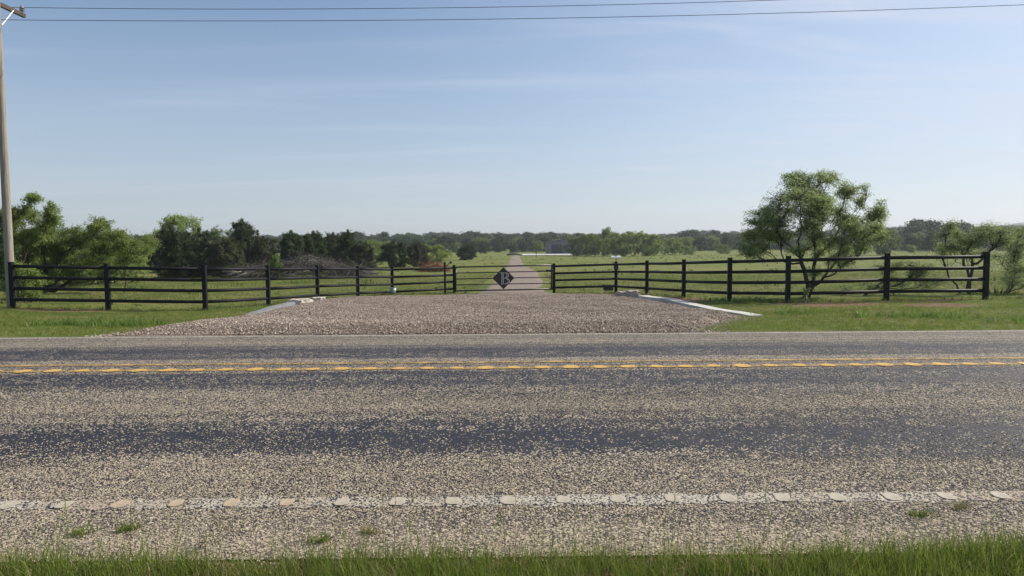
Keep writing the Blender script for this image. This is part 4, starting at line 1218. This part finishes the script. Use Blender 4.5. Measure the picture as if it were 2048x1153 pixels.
cx = (3.0 + pl.x + 6) / 2
m_.box((9.0, 185.5, gz(9, 185) + .06), (14.0, 7.0, .45), Matrix.Rotation(R(1.7), 3, 'X'))
M['whiteslab'] = simple('pale_concrete', (.60, .58, .55), (.52, .50, .47), .6, .8)
tag(m_.build('concrete_apron', M['whiteslab']), 'pale concrete slab in front of the grey shed', 'slab')

# ------------------------------------------------------------------ fence
POST_W = .128
RAIL_OFF = (.125, .465, .80, 1.145)
def mk_post(parent, px, top, Y, wid=POST_W, tilt=0.0):
    p = pix(px, top, Y); zb = gz(p.x, Y) - .25
    m_ = MB(); m_.box((0, 0, (p.z - zb) / 2 + zb), (wid, wid, p.z - zb), bev=.008)
    o = m_.build('post', M['paint'], parent)
    o.location = (p.x, Y, 0); o.rotation_euler = (0, 0, tilt)
    m_ = MB(); m_.box((0, 0, p.z + .006), (wid + .010, wid + .010, .012)); cp = m_.build('cap', M['paint'], o)
    return p
def rails(parent, a, b, w0=POST_W / 2, w1=POST_W / 2, offs=RAIL_OFF, rad=.052, jit=.006, seed=0):
    r = random.Random(seed)
    d = Vector((b.x - a.x, b.y - a.y, 0)).normalized()
    for o_ in offs:
        p = Vector((a.x, a.y, a.z - o_ + r.uniform(-jit, jit))) + d * (w0 - .004)
        q_ = Vector((b.x, b.y, b.z - o_ + r.uniform(-jit, jit))) - d * (w1 - .004)
        m_ = MB(); m_.tube([p, (p + q_) / 2 + Vector((0, 0, r.uniform(-.006, .001))), q_], rad, 14)
        m_.build('rail', M['paint'], parent, True)
LP = [(22, 525, 21.7), (213, 528, 21.9), (408, 531, 22.1), (535, 531.5, 24.6), (634, 531.5, 27.2), (715, 532.5, 29.9), (784, 534.5, 32.6), (908, 531, 34.5)]
fl = empty('pipe_fence', (-9.6, 22.1, gz(-9.6, 22.1)))
def reparent(root):
    root_m = root.matrix_basis.inverted()
    for ch in root.children: ch.location = Vector(ch.location) - Vector(root.location) if root.rotation_euler.z == 0 else root_m @ Vector(ch.location)
pp = [mk_post(fl, *q_) for q_ in LP]
for i in range(len(pp) - 1): rails(fl, pp[i], pp[i + 1], seed=i)
reparent(fl)
tag(fl, 'black four rail pipe fence running from the power pole to the left gate post', 'fence')
RP = [(1108, 528, 34.2), (1232, 524, 33.2), (1294, 522, 29.6), (1368, 520, 26.2), (1460, 516.5, 23.2), (1577, 513, 21.7), (1775, 508, 21.5), (1974, 505, 21.2)]
fr = empty('pipe_fence', (8.4, 21.7, gz(8.4, 21.7)))
pq = [mk_post(fr, *q_) for q_ in RP]
for i in range(len(pq) - 1): rails(fr, pq[i], pq[i + 1], seed=i + 20)
reparent(fr)
tag(fr, 'black four rail pipe fence running from the gate hinge post past the large tree', 'fence')

# ------------------------------------------------------------------ gate
g = empty('gate', (0, 0, 0))
GA, GB = (911.5, 34.42), (1103.5, 34.2)
def gp(px, py):
    t = (px - GA[0]) / (GB[0] - GA[0]); return pix(px, py, GA[1] + (GB[1] - GA[1]) * t)
tl, bl, tr, br_ = gp(911.5, 534.8), gp(911.5, 582.3), gp(1103.5, 530.8), gp(1103.5, 578.6)
for nm, a, b_, rd in [('top_rail', tl, tr, .036), ('bottom_rail', bl, br_, .036), ('end_bar', tl, bl, .038), ('end_bar', tr, br_, .038)]:
    m_ = MB(); d = (b_ - a).normalized()
    e = d * (.028 if nm == 'end_bar' else -.024)
    m_.tube([a - e, b_ + e] if nm == 'end_bar' else [a - e, b_ + e], rd, 10); m_.build(nm, M['gate'], g, True)
for f_ in (.25, .5, .75):
    a = tl.lerp(bl, f_); b_ = tr.lerp(br_, f_); d = (b_ - a).normalized()
    m_ = MB(); m_.tube([a + d * .02, b_ - d * .02], .024, 8); m_.build('cross_bar', M['gate'], g, True)
# diamond plate
dc = gp(1007, 556.8); ux = (tr - tl).normalized(); uz = Vector((0, 0, 1)); un = ux.cross(uz).normalized()   # un points to the road
if un.y > 0: un = -un
hd = .535
m_ = MB()
ring = [dc + ux * hd, dc + uz * hd, dc - ux * hd, dc - uz * hd]
v = [p + un * .045 for p in ring] + [p + un * .037 for p in ring]
m_.add(v, [(0, 1, 2, 3), (7, 6, 5, 4)] + [(i, (i + 1) % 4, 4 + (i + 1) % 4, 4 + i) for i in range(4)])
plate = m_.build('emblem_plate', M['plastic'], g)
# the outlined letter
LW, LH = 20.6 / F * 34.3, 23.7 / F * 34.3
o0 = gp(998.9, 545.2)
def lp(x_, y_): return o0 + ux * (x_ * LW) - uz * (y_ * LH) + un * .045
def ribbonline(m_, pts, wds, th=.008):
    P_ = [lp(*p) for p in pts]
    n_ = len(P_); v = []; f = []
    wds = [wds] * n_ if isinstance(wds, float) else wds
    for i in range(n_):
        d = (P_[min(i + 1, n_ - 1)] - P_[max(i - 1, 0)]).normalized(); s_ = d.cross(un).normalized() * wds[i] / 2
        base = P_[i] + un * .001
        off = [base - s_, base + s_, base + s_ + un * th, base - s_ + un * th]
        v += off
    for i in range(n_ - 1):
        for k in range(4):
            j = (k + 1) % 4; f.append((i * 4 + k, i * 4 + j, i * 4 + 4 + j, i * 4 + 4 + k))
    f.append((3, 2, 1, 0)); f.append(tuple((n_ - 1) * 4 + k for k in range(4)))
    m_.add(v, f)
m_ = MB()
ribbonline(m_, [(.22, .03), (.22, .975)], .022)
ribbonline(m_, [(.36, .05), (.36, .975)], .040)
ribbonline(m_, [(0, .02), (.35, .02), (.52, .02)], .018)
ribbonline(m_, [(.14, .99), (.55, .99)], .020)
def arc(cx, cy, rx, ry, a0, a1, n_=14): return [(cx + rx * math.cos(R(a0 + (a1 - a0) * i / n_)), cy - ry * math.sin(R(a0 + (a1 - a0) * i / n_))) for i in range(n_ + 1)]
wA = [.014 + .026 * math.sin(math.pi * i / 14) for i in range(15)]
ribbonline(m_, arc(.50, .255, .38, .235, 90, -90), wA)
ribbonline(m_, arc(.44, .255, .30, .215, 80, -80), [w_ * .6 for w_ in wA])
ribbonline(m_, arc(.50, .74, .48, .25, 90, -90), wA)
ribbonline(m_, arc(.44, .74, .41, .225, 80, -80), [w_ * .6 for w_ in wA])
ribbonline(m_, [(.36, .49), (.52, .49)], .016)
m_.build('letter_emblem', M['silver'], plate)
# hinges
for f_ in (.04, .97):
    a = tr.lerp(br_, f_)
    m_ = MB(); m_.tube([a + Vector((.03, 0, 0)), Vector((pq[0].x - POST_W / 2 - .006, a.y, a.z))], .016, 8); m_.tube([a + Vector((.05, 0, -.05)), a + Vector((.05, 0, .05))], .022, 8)
    m_.build('hinge', M['gate'], g, True)
g.location = (tl.x, tl.y, gz(tl.x, tl.y))
reparent(g)
tag(g, 'black metal farm gate with a diamond plate bearing an outlined letter B', 'gate')
for ch in g.children: pass

# gate opener arm
op = empty('gate_opener', (0, 0, 0))
a = gp(1075, 542.5) + un * .07; b_ = gp(1103, 542) + un * .09; c_ = pix(1107.5, 543, 34.0)
m_ = MB(); m_.tube([a, a.lerp(b_, .65)], .028, 10); m_.build('piston', M['plastic'], op, True)
m_ = MB(); m_.tube([a.lerp(b_, .60), b_ + Vector((.02, 0, 0))], .052, 12); m_.build('motor_housing', M['plastic'], op, True)
m_ = MB(); m_.tube([b_, c_], .03, 8); m_.box(c_ + Vector((0, .03, 0)), (.10, .06, .16)); m_.build('bracket', M['plastic'], op)
m_ = MB(); m_.box(a + Vector((0, .03, 0)), (.06, .09, .07)); m_.build('bracket', M['plastic'], op)
op.location = (a.x, a.y, a.z); reparent(op)
tag(op, 'black gate opener arm fixed between the gate rail and the hinge post', 'gate opener')

# slim post with an arm light
lp_ = empty('camera_post', (0, 0, 0))
Yp = 33.6
p = pix(889.5, 525, Yp); pb = gz(p.x, Yp) - .2
m_ = MB(); m_.box((p.x, Yp, (p.z + pb) / 2), (.09, .09, p.z - pb), bev=.006); m_.build('post', M['paint'], lp_)
m_ = MB(); aa = pix(892, 532.5, Yp); ab = pix(899, 526.5, Yp); m_.tube([aa, ab], .017, 8); m_.build('arm', M['paint'], lp_, True)
m_ = MB(); ac = pix(901.5, 525.5, Yp); m_.box(ac, (.10, .14, .11), bev=.012); cam_h = m_.build('camera_head', M['plastic'], lp_)
m_ = MB(); m_.tube([ac + Vector((0, -.07, 0)), ac + Vector((0, -.085, 0))], .035, 12); m_.build('lens', M['plastic'], cam_h)
lp_.location = (p.x, Yp, gz(p.x, Yp)); reparent(lp_)
for ch in lp_.children:
    pass
tag(lp_, 'slim black post with a small camera on a slanted arm left of the gate', 'camera post')

# solar panel on its mast
so_ = empty('solar_panel', (0, 0, 0))
Ys = 33.2
top = pix(1232, 524, Ys); pc_ = pix(1232, 514.5, Ys)
m_ = MB(); m_.tube([top + Vector((0, 0, .013)), pc_ + Vector((0, 0, .10))], .016, 8); m_.build('mast', M['plastic'], so_, True)
rotm = Matrix.Rotation(R(13), 3, 'X')
m_ = MB(); m_.box(pc_ + Vector((0, -.03, 0)), (.46, .34, .03), rotm @ Matrix.Rotation(0, 3, 'Z')); pn = m_.build('panel', M['alu'], so_)
nrm = rotm @ Vector((0, 0, 1))
m_ = MB(); m_.box(pc_ + Vector((0, -.03, 0)) + nrm * .018, (.42, .30, .006), rotm); m_.build('glass', M['solar'], pn)
m_ = MB(); m_.box(pc_ + Vector((0, .01, 0)), (.06, .05, .10)); m_.build('bracket', M['plastic'], so_)
so_.location = (top.x, Ys, top.z); reparent(so_)
tag(so_, 'small solar panel on a thin mast above the second fence post right of the gate', 'solar panel')

def fixbox(name, px, py, Y, size, label, cat, latch=True, lid=True):
    e_ = empty(name, (0, 0, 0)); p = pix(px, py, Y)
    m_ = MB(); m_.box(p, size, bev=.012); m_.build('box', M['plastic'], e_)
    if lid:
        m_ = MB(); m_.box(p + Vector((0, -.005, size[2] / 2 + .018)), (size[0] + .05, size[1] + .04, .035), bev=.008); m_.build('lid', M['plastic'], e_)
    m_ = MB(); m_.box(p + Vector((0, -size[1] / 2 - .008, size[2] * .1)), (.035, .016, .05)); m_.build('latch', M['plastic'], e_)
    e_.location = p; reparent(e_)
    return tag(e_, label, cat)
fixbox('control_box', 1232, 534.5, 33.08, (.20, .12, .22), 'small black control box on the fence post below the solar panel', 'control box', lid=False)
bb = fixbox('battery_box', 1216.5, 577, 33.1, (.44, .26, .20), 'black battery box hanging at the lowest rail left of the solar panel post', 'battery box')
# bracket under the battery box, holding it to the rail
p = pix(1216.5, 570, 33.1)
m_ = MB(); m_.box(Vector((0, .08, .14)), (.62, .05, .04)); hb = m_.build('hanger', M['plastic'], bb)

# bucket
bk = empty('bucket', (0, 0, 0))
Yb = 32.0; p = pix(786, 588.5, Yb); zb = min(p.z, gz(p.x, Yb) + .05); hb_ = .30
def lathe(prof, n=20, c=(0, 0, 0)):
    v = []; f = []
    for r_, z_ in prof:
        for k in range(n):
            t = 2 * math.pi * k / n; v.append((c[0] + r_ * math.cos(t), c[1] + r_ * math.sin(t), c[2] + z_))
    for i in range(len(prof) - 1):
        for k in range(n):
            j = (k + 1) % n; f.append((i * n + k, i * n + j, (i + 1) * n + j, (i + 1) * n + k))
    return v, f
zb = gz(p.x, Yb)
m_ = MB(); m_.add(*lathe([(0.001, 0), (.115, 0), (.145, hb_), (.135, hb_), (.106, .01), (.001, .01)])); m_.build('body', M['galv'], bk, True)
m_ = MB(); m_.add(*lathe([(.146, hb_ - .012), (.155, hb_), (.150, hb_ + .008), (.136, hb_ + .002)])); m_.build('rim', M['galv'], bk, True)
m_ = MB(); m_.tube([(.15 * math.cos(t), -.02 - .05 * math.sin(t), hb_ - .03 - .13 * math.sin(t)) for t in np.linspace(0, math.pi, 10)], .005, 6); m_.build('handle', M['alu'], bk, True)
bk.location = (p.x, Yb, zb + .02); bk.scale = (1.0, 1.0, 1.0)
tag(bk, 'grey metal bucket standing in front of a fence post left of the gate', 'bucket')

# ------------------------------------------------------------------ culvert headwalls
def headwall(name, A, B, wid, hgt, mat, label, lift=.16, lift2=.06, flare=None):
    """tapered concrete beam from A to B (x,y)"""
    A = Vector((A[0], A[1], 0)); B = Vector((B[0], B[1], 0)); d = (B - A).normalized(); s_ = Vector((-d.y, d.x, 0)) * wid / 2
    n_ = 14; v = []; f = []
    for i in range(n_ + 1):
        t = i / n_; c = A.lerp(B, t); z0 = gz(c.x, c.y); l_ = lift + (lift2 - lift) * t
        jz = random.uniform(-.004, .004)
        for sg, dz in ((-1, -hgt), (-1, l_ + jz), (1, l_ + jz), (1, -hgt)):
            q_ = c + s_ * sg; v.append((q_.x, q_.y, z0 + dz))
    for i in range(n_):
        for k in range(4):
            j = (k + 1) % 4; f.append((i * 4 + k, i * 4 + j, i * 4 + 4 + j, i * 4 + 4 + k))
    f.append((0, 1, 2, 3)); f.append(tuple(n_ * 4 + k for k in (3, 2, 1, 0)))
    m_ = MB(); m_.add(v, f)
    o = m_.build(name, mat)
    return tag(o, label, 'headwall')
M['concrete_shaded'] = simple('shaded_concrete', (.22, .23, .24), (.17, .175, .18), 2, .85, 0, .01, 40)  # left headwall concrete, the shade on its face put into the base colour
M['concrete_pale'] = simple('headwall_concrete', (.60, .58, .52), (.50, .48, .43), 2, .85, 0, .01, 40)
headwall('culvert_headwall', (4.55, 24.6), (5.95, 17.2), .36, .4, M['concrete_pale'], 'long pale concrete strip edging the right side of the gravel apron', .17, .03)
headwall('culvert_headwall', (-7.45, 24.0), (-7.2, 19.2), .20, .4, M['concrete_shaded'], 'short concrete strip greyed with painted shade edging the left side of the gravel apron', .14, .05)
def rock(name, c, size, mat, seed, label, rz=0):
    r = np.random.default_rng(seed)
    import bmesh
    bm = bmesh.new(); bmesh.ops.create_cube(bm, size=1.0)
    bmesh.ops.subdivide_edges(bm, edges=bm.edges[:], cuts=4, use_grid_fill=True)
    for v in bm.verts:
        co = np.array(v.co); n_ = fbm(co[0] * 2, co[1] * 2 + co[2] * 3, seed, 2.4) * .09
        k = 1 - .18 * (np.abs(co).min() > .3); v.co = Vector(co * (1 + n_) * k)
        v.co.x *= size[0]; v.co.y *= size[1]; v.co.z *= size[2]
    me = bpy.data.meshes.new(name); bm.to_mesh(me); bm.free(); me.materials.append(mat)
    o = link(name, me); o.location = c; o.rotation_euler = (0, 0, rz)
    return tag(o, label, 'stone block')
rock('stone_block', (4.30, 25.2, gz(4.3, 25.2) + .15), (.42, .60, .36), M['rock'], 5, 'rough grey stone block at the upper end of the right concrete strip', .15)
rock('stone_block', (4.05, 26.0, gz(4.1, 26) + .10), (.36, .5, .36), M['rock'], 6, 'rough grey stone block behind the first block, nearest the solar panel post', .5)
M['rock_pale'] = simple('pale_rock', (.60, .54, .44), (.42, .37, .30), 5, .9, 0, .03, 12)
rock('stone_block', (-7.3, 24.4, gz(-7.3, 24.4) + .08), (.7, .7, .26), M['rock_pale'], 7, 'flat pale stone block at the upper end of the left concrete strip', -.4)
rock('stone_block', (-6.9, 25.3, gz(-7, 25.3) + .08), (.45, .5, .26), M['rock_pale'], 8, 'smaller pale stone behind the left concrete strip below a fence post', .3)

# ------------------------------------------------------------------ power pole and wires
pw = empty('power_pole', (0, 0, 0))
PY = 22.05
pb_ = pix(23.3, 612, PY); zg = gz(pb_.x, PY)
base = Vector((pb_.x, PY, zg - .3))
mid_ = pix(-.8, 139, PY); topd = (mid_ - pb_).normalized()
L_ = 10.3
rd0, rd1 = .130, .094
n_ = 12
m_ = MB(); m_.tube([base + topd * (L_ * i / n_) for i in range(n_ + 1)], [rd0 + (rd1 - rd0) * i / n_ for i in range(n_ + 1)], 20)
m_.build('pole', M['pole'], pw, True)
ct = base + topd * 8.95    # crossarm height
arm_end = pix(50, 33, PY + 1.25)
ct = Vector((ct.x, PY, arm_end.z))
ta = (ct.z - base.z) / topd.z; pc0 = base + topd * ta
arm_end.x = pc0.x + .0
off = Vector((-rd1 - .06, 0, 0))
armY0, armY1 = PY - 1.22, PY + 1.22
AX = pix(49, 33, armY1).x
m_ = MB(); m_.box((AX, PY, arm_end.z), (.10, armY1 - armY0, .125), bev=.006); m_.build('crossarm', M['crossarm'], pw)
M['brace'] = simple('brace_metal', (.62, .62, .60), (.5, .5, .5), 5, .5, .3)
for sg in (-1, 1):
    m_ = MB(); a = Vector((AX + .065, PY + sg * .62, arm_end.z - .02)); b2 = Vector((pc0.x + .06, PY + sg * .11, arm_end.z - .62))
    m_.tube([a, b2], .018, 6); m_.build('brace', M['brace'], pw)
def insulator(x_, y_, z_):
    m_ = MB(); m_.tube([(x_, y_, z_), (x_, y_, z_ + .10)], .014, 8)
    pin = m_.build('pin', M['galv'], pw)
    m_ = MB(); m_.add(*lathe([(.02, .05), (.075, .06), (.08, .09), (.04, .10), (.045, .125), (.085, .13), (.088, .155), (.045, .17), (.05, .20), (.03, .22), (.001, .225)], 16, (x_, y_, z_))); m_.build('insulator', M['porcelain'], pin, True)
    return Vector((x_, y_, z_ + .22))
i1 = insulator(AX, armY1 - .10, arm_end.z + .0625)
i2 = insulator(AX, armY0 + .12, arm_end.z + .0625)
wz = pix(0, 40, PY + .17)
m_ = MB(); m_.box((wz.x - .45, PY + .125, wz.z), (.05, .05, .16)); m_.tube([(wz.x - .45, PY + .17, wz.z - .045), (wz.x - .45, PY + .17, wz.z + .045)], .04, 12)
m_.build('spool_bracket', M['galv'], pw)
# lower neutral bracket on the pole
for ch in list(pw.children):
    ch.location = Vector(ch.location) - Vector((base.x, PY, zg))
pw.location = (base.x, PY, zg)
tag(pw, 'weathered wooden power pole with a dark crossarm at the left edge', 'power pole')
def wire(pts, label):
    # pts: photo pixels at a constant distance, joined by a parabola and carried on past the frame
    P_ = [pix(a, b_, y_) for a, b_, y_ in pts]
    c3 = np.polyfit([p.x for p in P_], [p.z for p in P_], 2)
    c3[0] = max(c3[0], .00025)
    ym_ = np.polyfit([p.x for p in P_], [p.y for p in P_], 1)
    xs_ = np.linspace(-40, 55, 60)
    m_ = MB(); m_.tube([(x_, np.polyval(ym_, x_), np.polyval(c3, x_)) for x_ in xs_], .0085, 6)
    return tag(m_.build('power_line', M['wire'], None, True), label, 'power line')
wire([(43, 15.5, armY1 - .1), (1000, 14.5, armY1 - .1), (1570, 0, armY1 - .1)], 'upper thin power line crossing the top of the sky and leaving past the middle')
wire([(0, 40, PY + .17), (1000, 38.5, PY + .17), (2048, 10, PY + .17)], 'lower thin power line crossing the whole width of the sky')
# distant pole
dp_ = empty('power_pole', at_ground(1921, 240))
pt = pix(1921, 439, 240)
hgt = pt.z - dp_.location.z
m_ = MB(); m_.tube([(0, 0, 0), (0, 0, hgt)], [.24, .18], 8); m_.build('pole', M['greybark'], dp_, True)
m_ = MB(); m_.box((0, 0, hgt - .5), (.9, .16, .18)); m_.build('crossarm', M['crossarm'], dp_)
tag(dp_, 'distant thin pole rising above the trees on the right skyline', 'power pole')

# ------------------------------------------------------------------ brush pile
def brush(name, W_, D_, H_, n_, seed, mat, label, cx, Y, rad=(.012, .05), leafy=None, prof=None):
    r = np.random.default_rng(seed); chains = []; LC = []; LD = []
    for i in range(n_):
        u = r.uniform(-1, 1); x_ = u * W_ / 2; y_ = r.uniform(-D_ / 2, D_ / 2)
        hm = H_ * (prof(u) if prof else max(.12, 1 - abs(u) ** 1.8)) * (1 - (abs(y_) / D_ * 1.5) ** 2 * .5)
        z_ = r.uniform(0, 1) ** .8 * hm * .8
        L_ = r.uniform(.8, 2.6); a = r.uniform(0, 6.28); el = r.normal(.1, .28)
        d = np.array([math.cos(a) * math.cos(el), math.sin(a) * math.cos(el), math.sin(el)])
        s0 = np.array([x_, y_, z_]) - d * L_ / 2; s0[2] = max(s0[2], .02)
        pts_ = [s0 + d * L_ * t + np.array([0, 0, .10 * L_ * math.sin(3.1 * t)]) + r.normal(0, .04, 3) for t in np.linspace(0, 1, 5)]
        for q_ in pts_: q_[2] = max(q_[2], .02)
        r0 = rad[0] + (rad[1] - rad[0]) * r.random() ** 3
        chains.append((np.array(pts_), np.linspace(r0, r0 * .35, 5)))
        for k in range(r.integers(2, 6)):
            p_ = pts_[r.integers(1, 5)]; dd_ = d + r.normal(0, .6, 3); ll = r.uniform(.2, .9)
            chains.append((np.array([p_, p_ + dd_ * ll * .5, p_ + dd_ * ll + r.normal(0, .05, 3)]), np.array([.012, .008, .004]) * 1.1))
    e = empty(name, (cx, Y, gz(cx, Y)))
    tv, tf = tubes_np(chains); tv[:, 2] = np.maximum(tv[:, 2], -.05)
    o = link('branches', mesh_np('branches', tv, [tf], mat, True), e); o['kind'] = 'stuff'
    return tag(e, label, 'brush pile')
bpx = (605 - 1024) / F * 58
bp = brush('brush_pile', 10.8, 3.0, 2.1, 620, 77, M['deadwood'], 'long grey brown pile of cut branches behind the left fence wing', bpx, 58, prof=lambda u: float(np.interp(u, [-1, -.7, -.4, 0, .35, .6, 1], [.35, .5, .6, 1.0, .85, .55, .25])))
rlog = random.Random(3)
for k in range(16):
    x_ = rlog.uniform(-5.6, -2.6) if k < 11 else rlog.uniform(-2.5, 3.5); z_ = rlog.uniform(.2, .7); L_ = rlog.uniform(.7, 1.8); a = rlog.uniform(-.35, .35); el = rlog.uniform(-.1, .45)
    y_ = -1.5 + rlog.uniform(-.3, .3)
    d = Vector((math.cos(a) * math.cos(el), math.sin(a) * math.cos(el), math.sin(el))) * L_ / 2
    m_ = MB(); c0 = Vector((x_, y_, z_)); rr_ = rlog.uniform(.05, .11)
    m_.tube([c0 - d, c0 + Vector((0, 0, .03)), c0 + d], [rr_, rr_ * .9, rr_ * .7], 8); o = m_.build('log', M['palelog'], bp, True)
rb_x = (870 - 1024) / F * 70
rb = brush('dead_brush', 2.2, 1.0, .65, 150, 78, M['rustwood'], 'rusty orange heap of dead brush behind the fence left of the gate', rb_x, 70)
m_ = None
dl = empty('fallen_log', at_ground(1032, 176))
m_ = MB(); m_.tube([(-2.2, 0, .3), (-.5, .2, .5), (1.6, -.1, .25)], [.22, .25, .15], 8); m_.build('log', M['deadwood'], dl, True)
m_ = MB(); m_.tube([(-.4, .1, .4), (.3, 0, 1.0)], [.10, .05], 6); m_.build('branch', M['deadwood'], dl, True)
tag(dl, 'grey fallen log lying at the far end of the driveway', 'log')
# leafy shrub in the brush pile
lf_ = grow('shr', (0, 0, 0), [(0, 0, 1.2, .5, .4, .3), (.4, 0, .9, .45, .4, .3), (-.35, 0, .8, .4, .3, .3), (.1, 0, 1.6, .35, .3, .25)], 73, .03, 3, .13, .08, 1500, twigs=80, leaf=M['lime'])
xs1 = (549 - 1024) / F * 56
tree('leafy_shrub', lf_, (xs1, 56, gz(xs1, 56)), 'fresh green leafy shrub growing in front of the brush pile', 'shrub')
# pale sapling with peeling bark
b = at_ground(1612, 20.9)
b = (b[0], 20.9, gz(b[0], 20.9))
cl = pxclumps([(1611, 588, 6, 5, 0), (1606, 596, 6, 4, .05), (1616, 580, 5, 5, 0), (1608, 578, 5, 4, 0), (1613, 600, 5, 3, 0)], 20.9, b, 3)
mt = grow('ps', (0, 0, 0), cl, 74, .018, 1, .06, .03, 260, twigs=36, leaf=M['lime'], bark=M['palebark'], lspread=.02)
tree('sapling', mt, b, 'thin pale stemmed sapling in front of the fence before the large tree', 'sapling')

# weeds growing from the shoulder
def weed(px, py, rw, seed, label, mat=None, h=.07):
    v = py2v(py, px); p = pix(px, py, 5)
    d = (p - Vector((0, 0, CAM_Z))); z_ = float(road_z(v)); t = (z_ - CAM_Z) / d.z; q_ = Vector((0, 0, CAM_Z)) + d * t
    r = np.random.default_rng(seed); e = empty('weed_tuft', (q_.x, q_.y, z_))
    for k in range(6):
        me = tuft('leaf_cluster', 20, h * .8, rw * .5, .004, mat or M['blade'], seed * 10 + k, 1.3)
        o = link('leaf_cluster', me, e); o.location = (r.normal(0, rw * .5), r.normal(0, rw * .22), 0)
    return tag(e, label, 'weed')
weed(152, 1070, .11, 1, 'flat spread of green weed on the near shoulder, leftmost of the weeds')
weed(252, 1060, .06, 2, 'small dark green weed on the near shoulder right of the flat one')
weed(740, 1066, .04, 3, 'tiny yellowish weed alone on the near shoulder left of the middle', M['blade_dry'])
weed(1848, 1032, .07, 4, 'green weed on the shoulder just inside the white edge line at right')
weed(1918, 1016, .07, 5, 'reddish dry weed growing on the white edge line at right', M['blade_dry'])
weed(640, 1085, .04, 6, 'small weed sprig at the top of the near grass left of the middle')

# ------------------------------------------------------------------ haze
hm = NT('haze')
hv = hm.n('VolumePrincipled')
hv.inputs['Color'].default_value = (.80, .86, .95, 1)
hv.inputs['Density'].default_value = .00030
hv.inputs['Anisotropy'].default_value = .3
hm.L(hv.outputs[0], hm.out.inputs['Volume'])
m_ = MB(); m_.box((0, 820, 40), (4800, 1900, 86))
hz = m_.build('haze', hm.m)
tag(hz, kind='stuff')
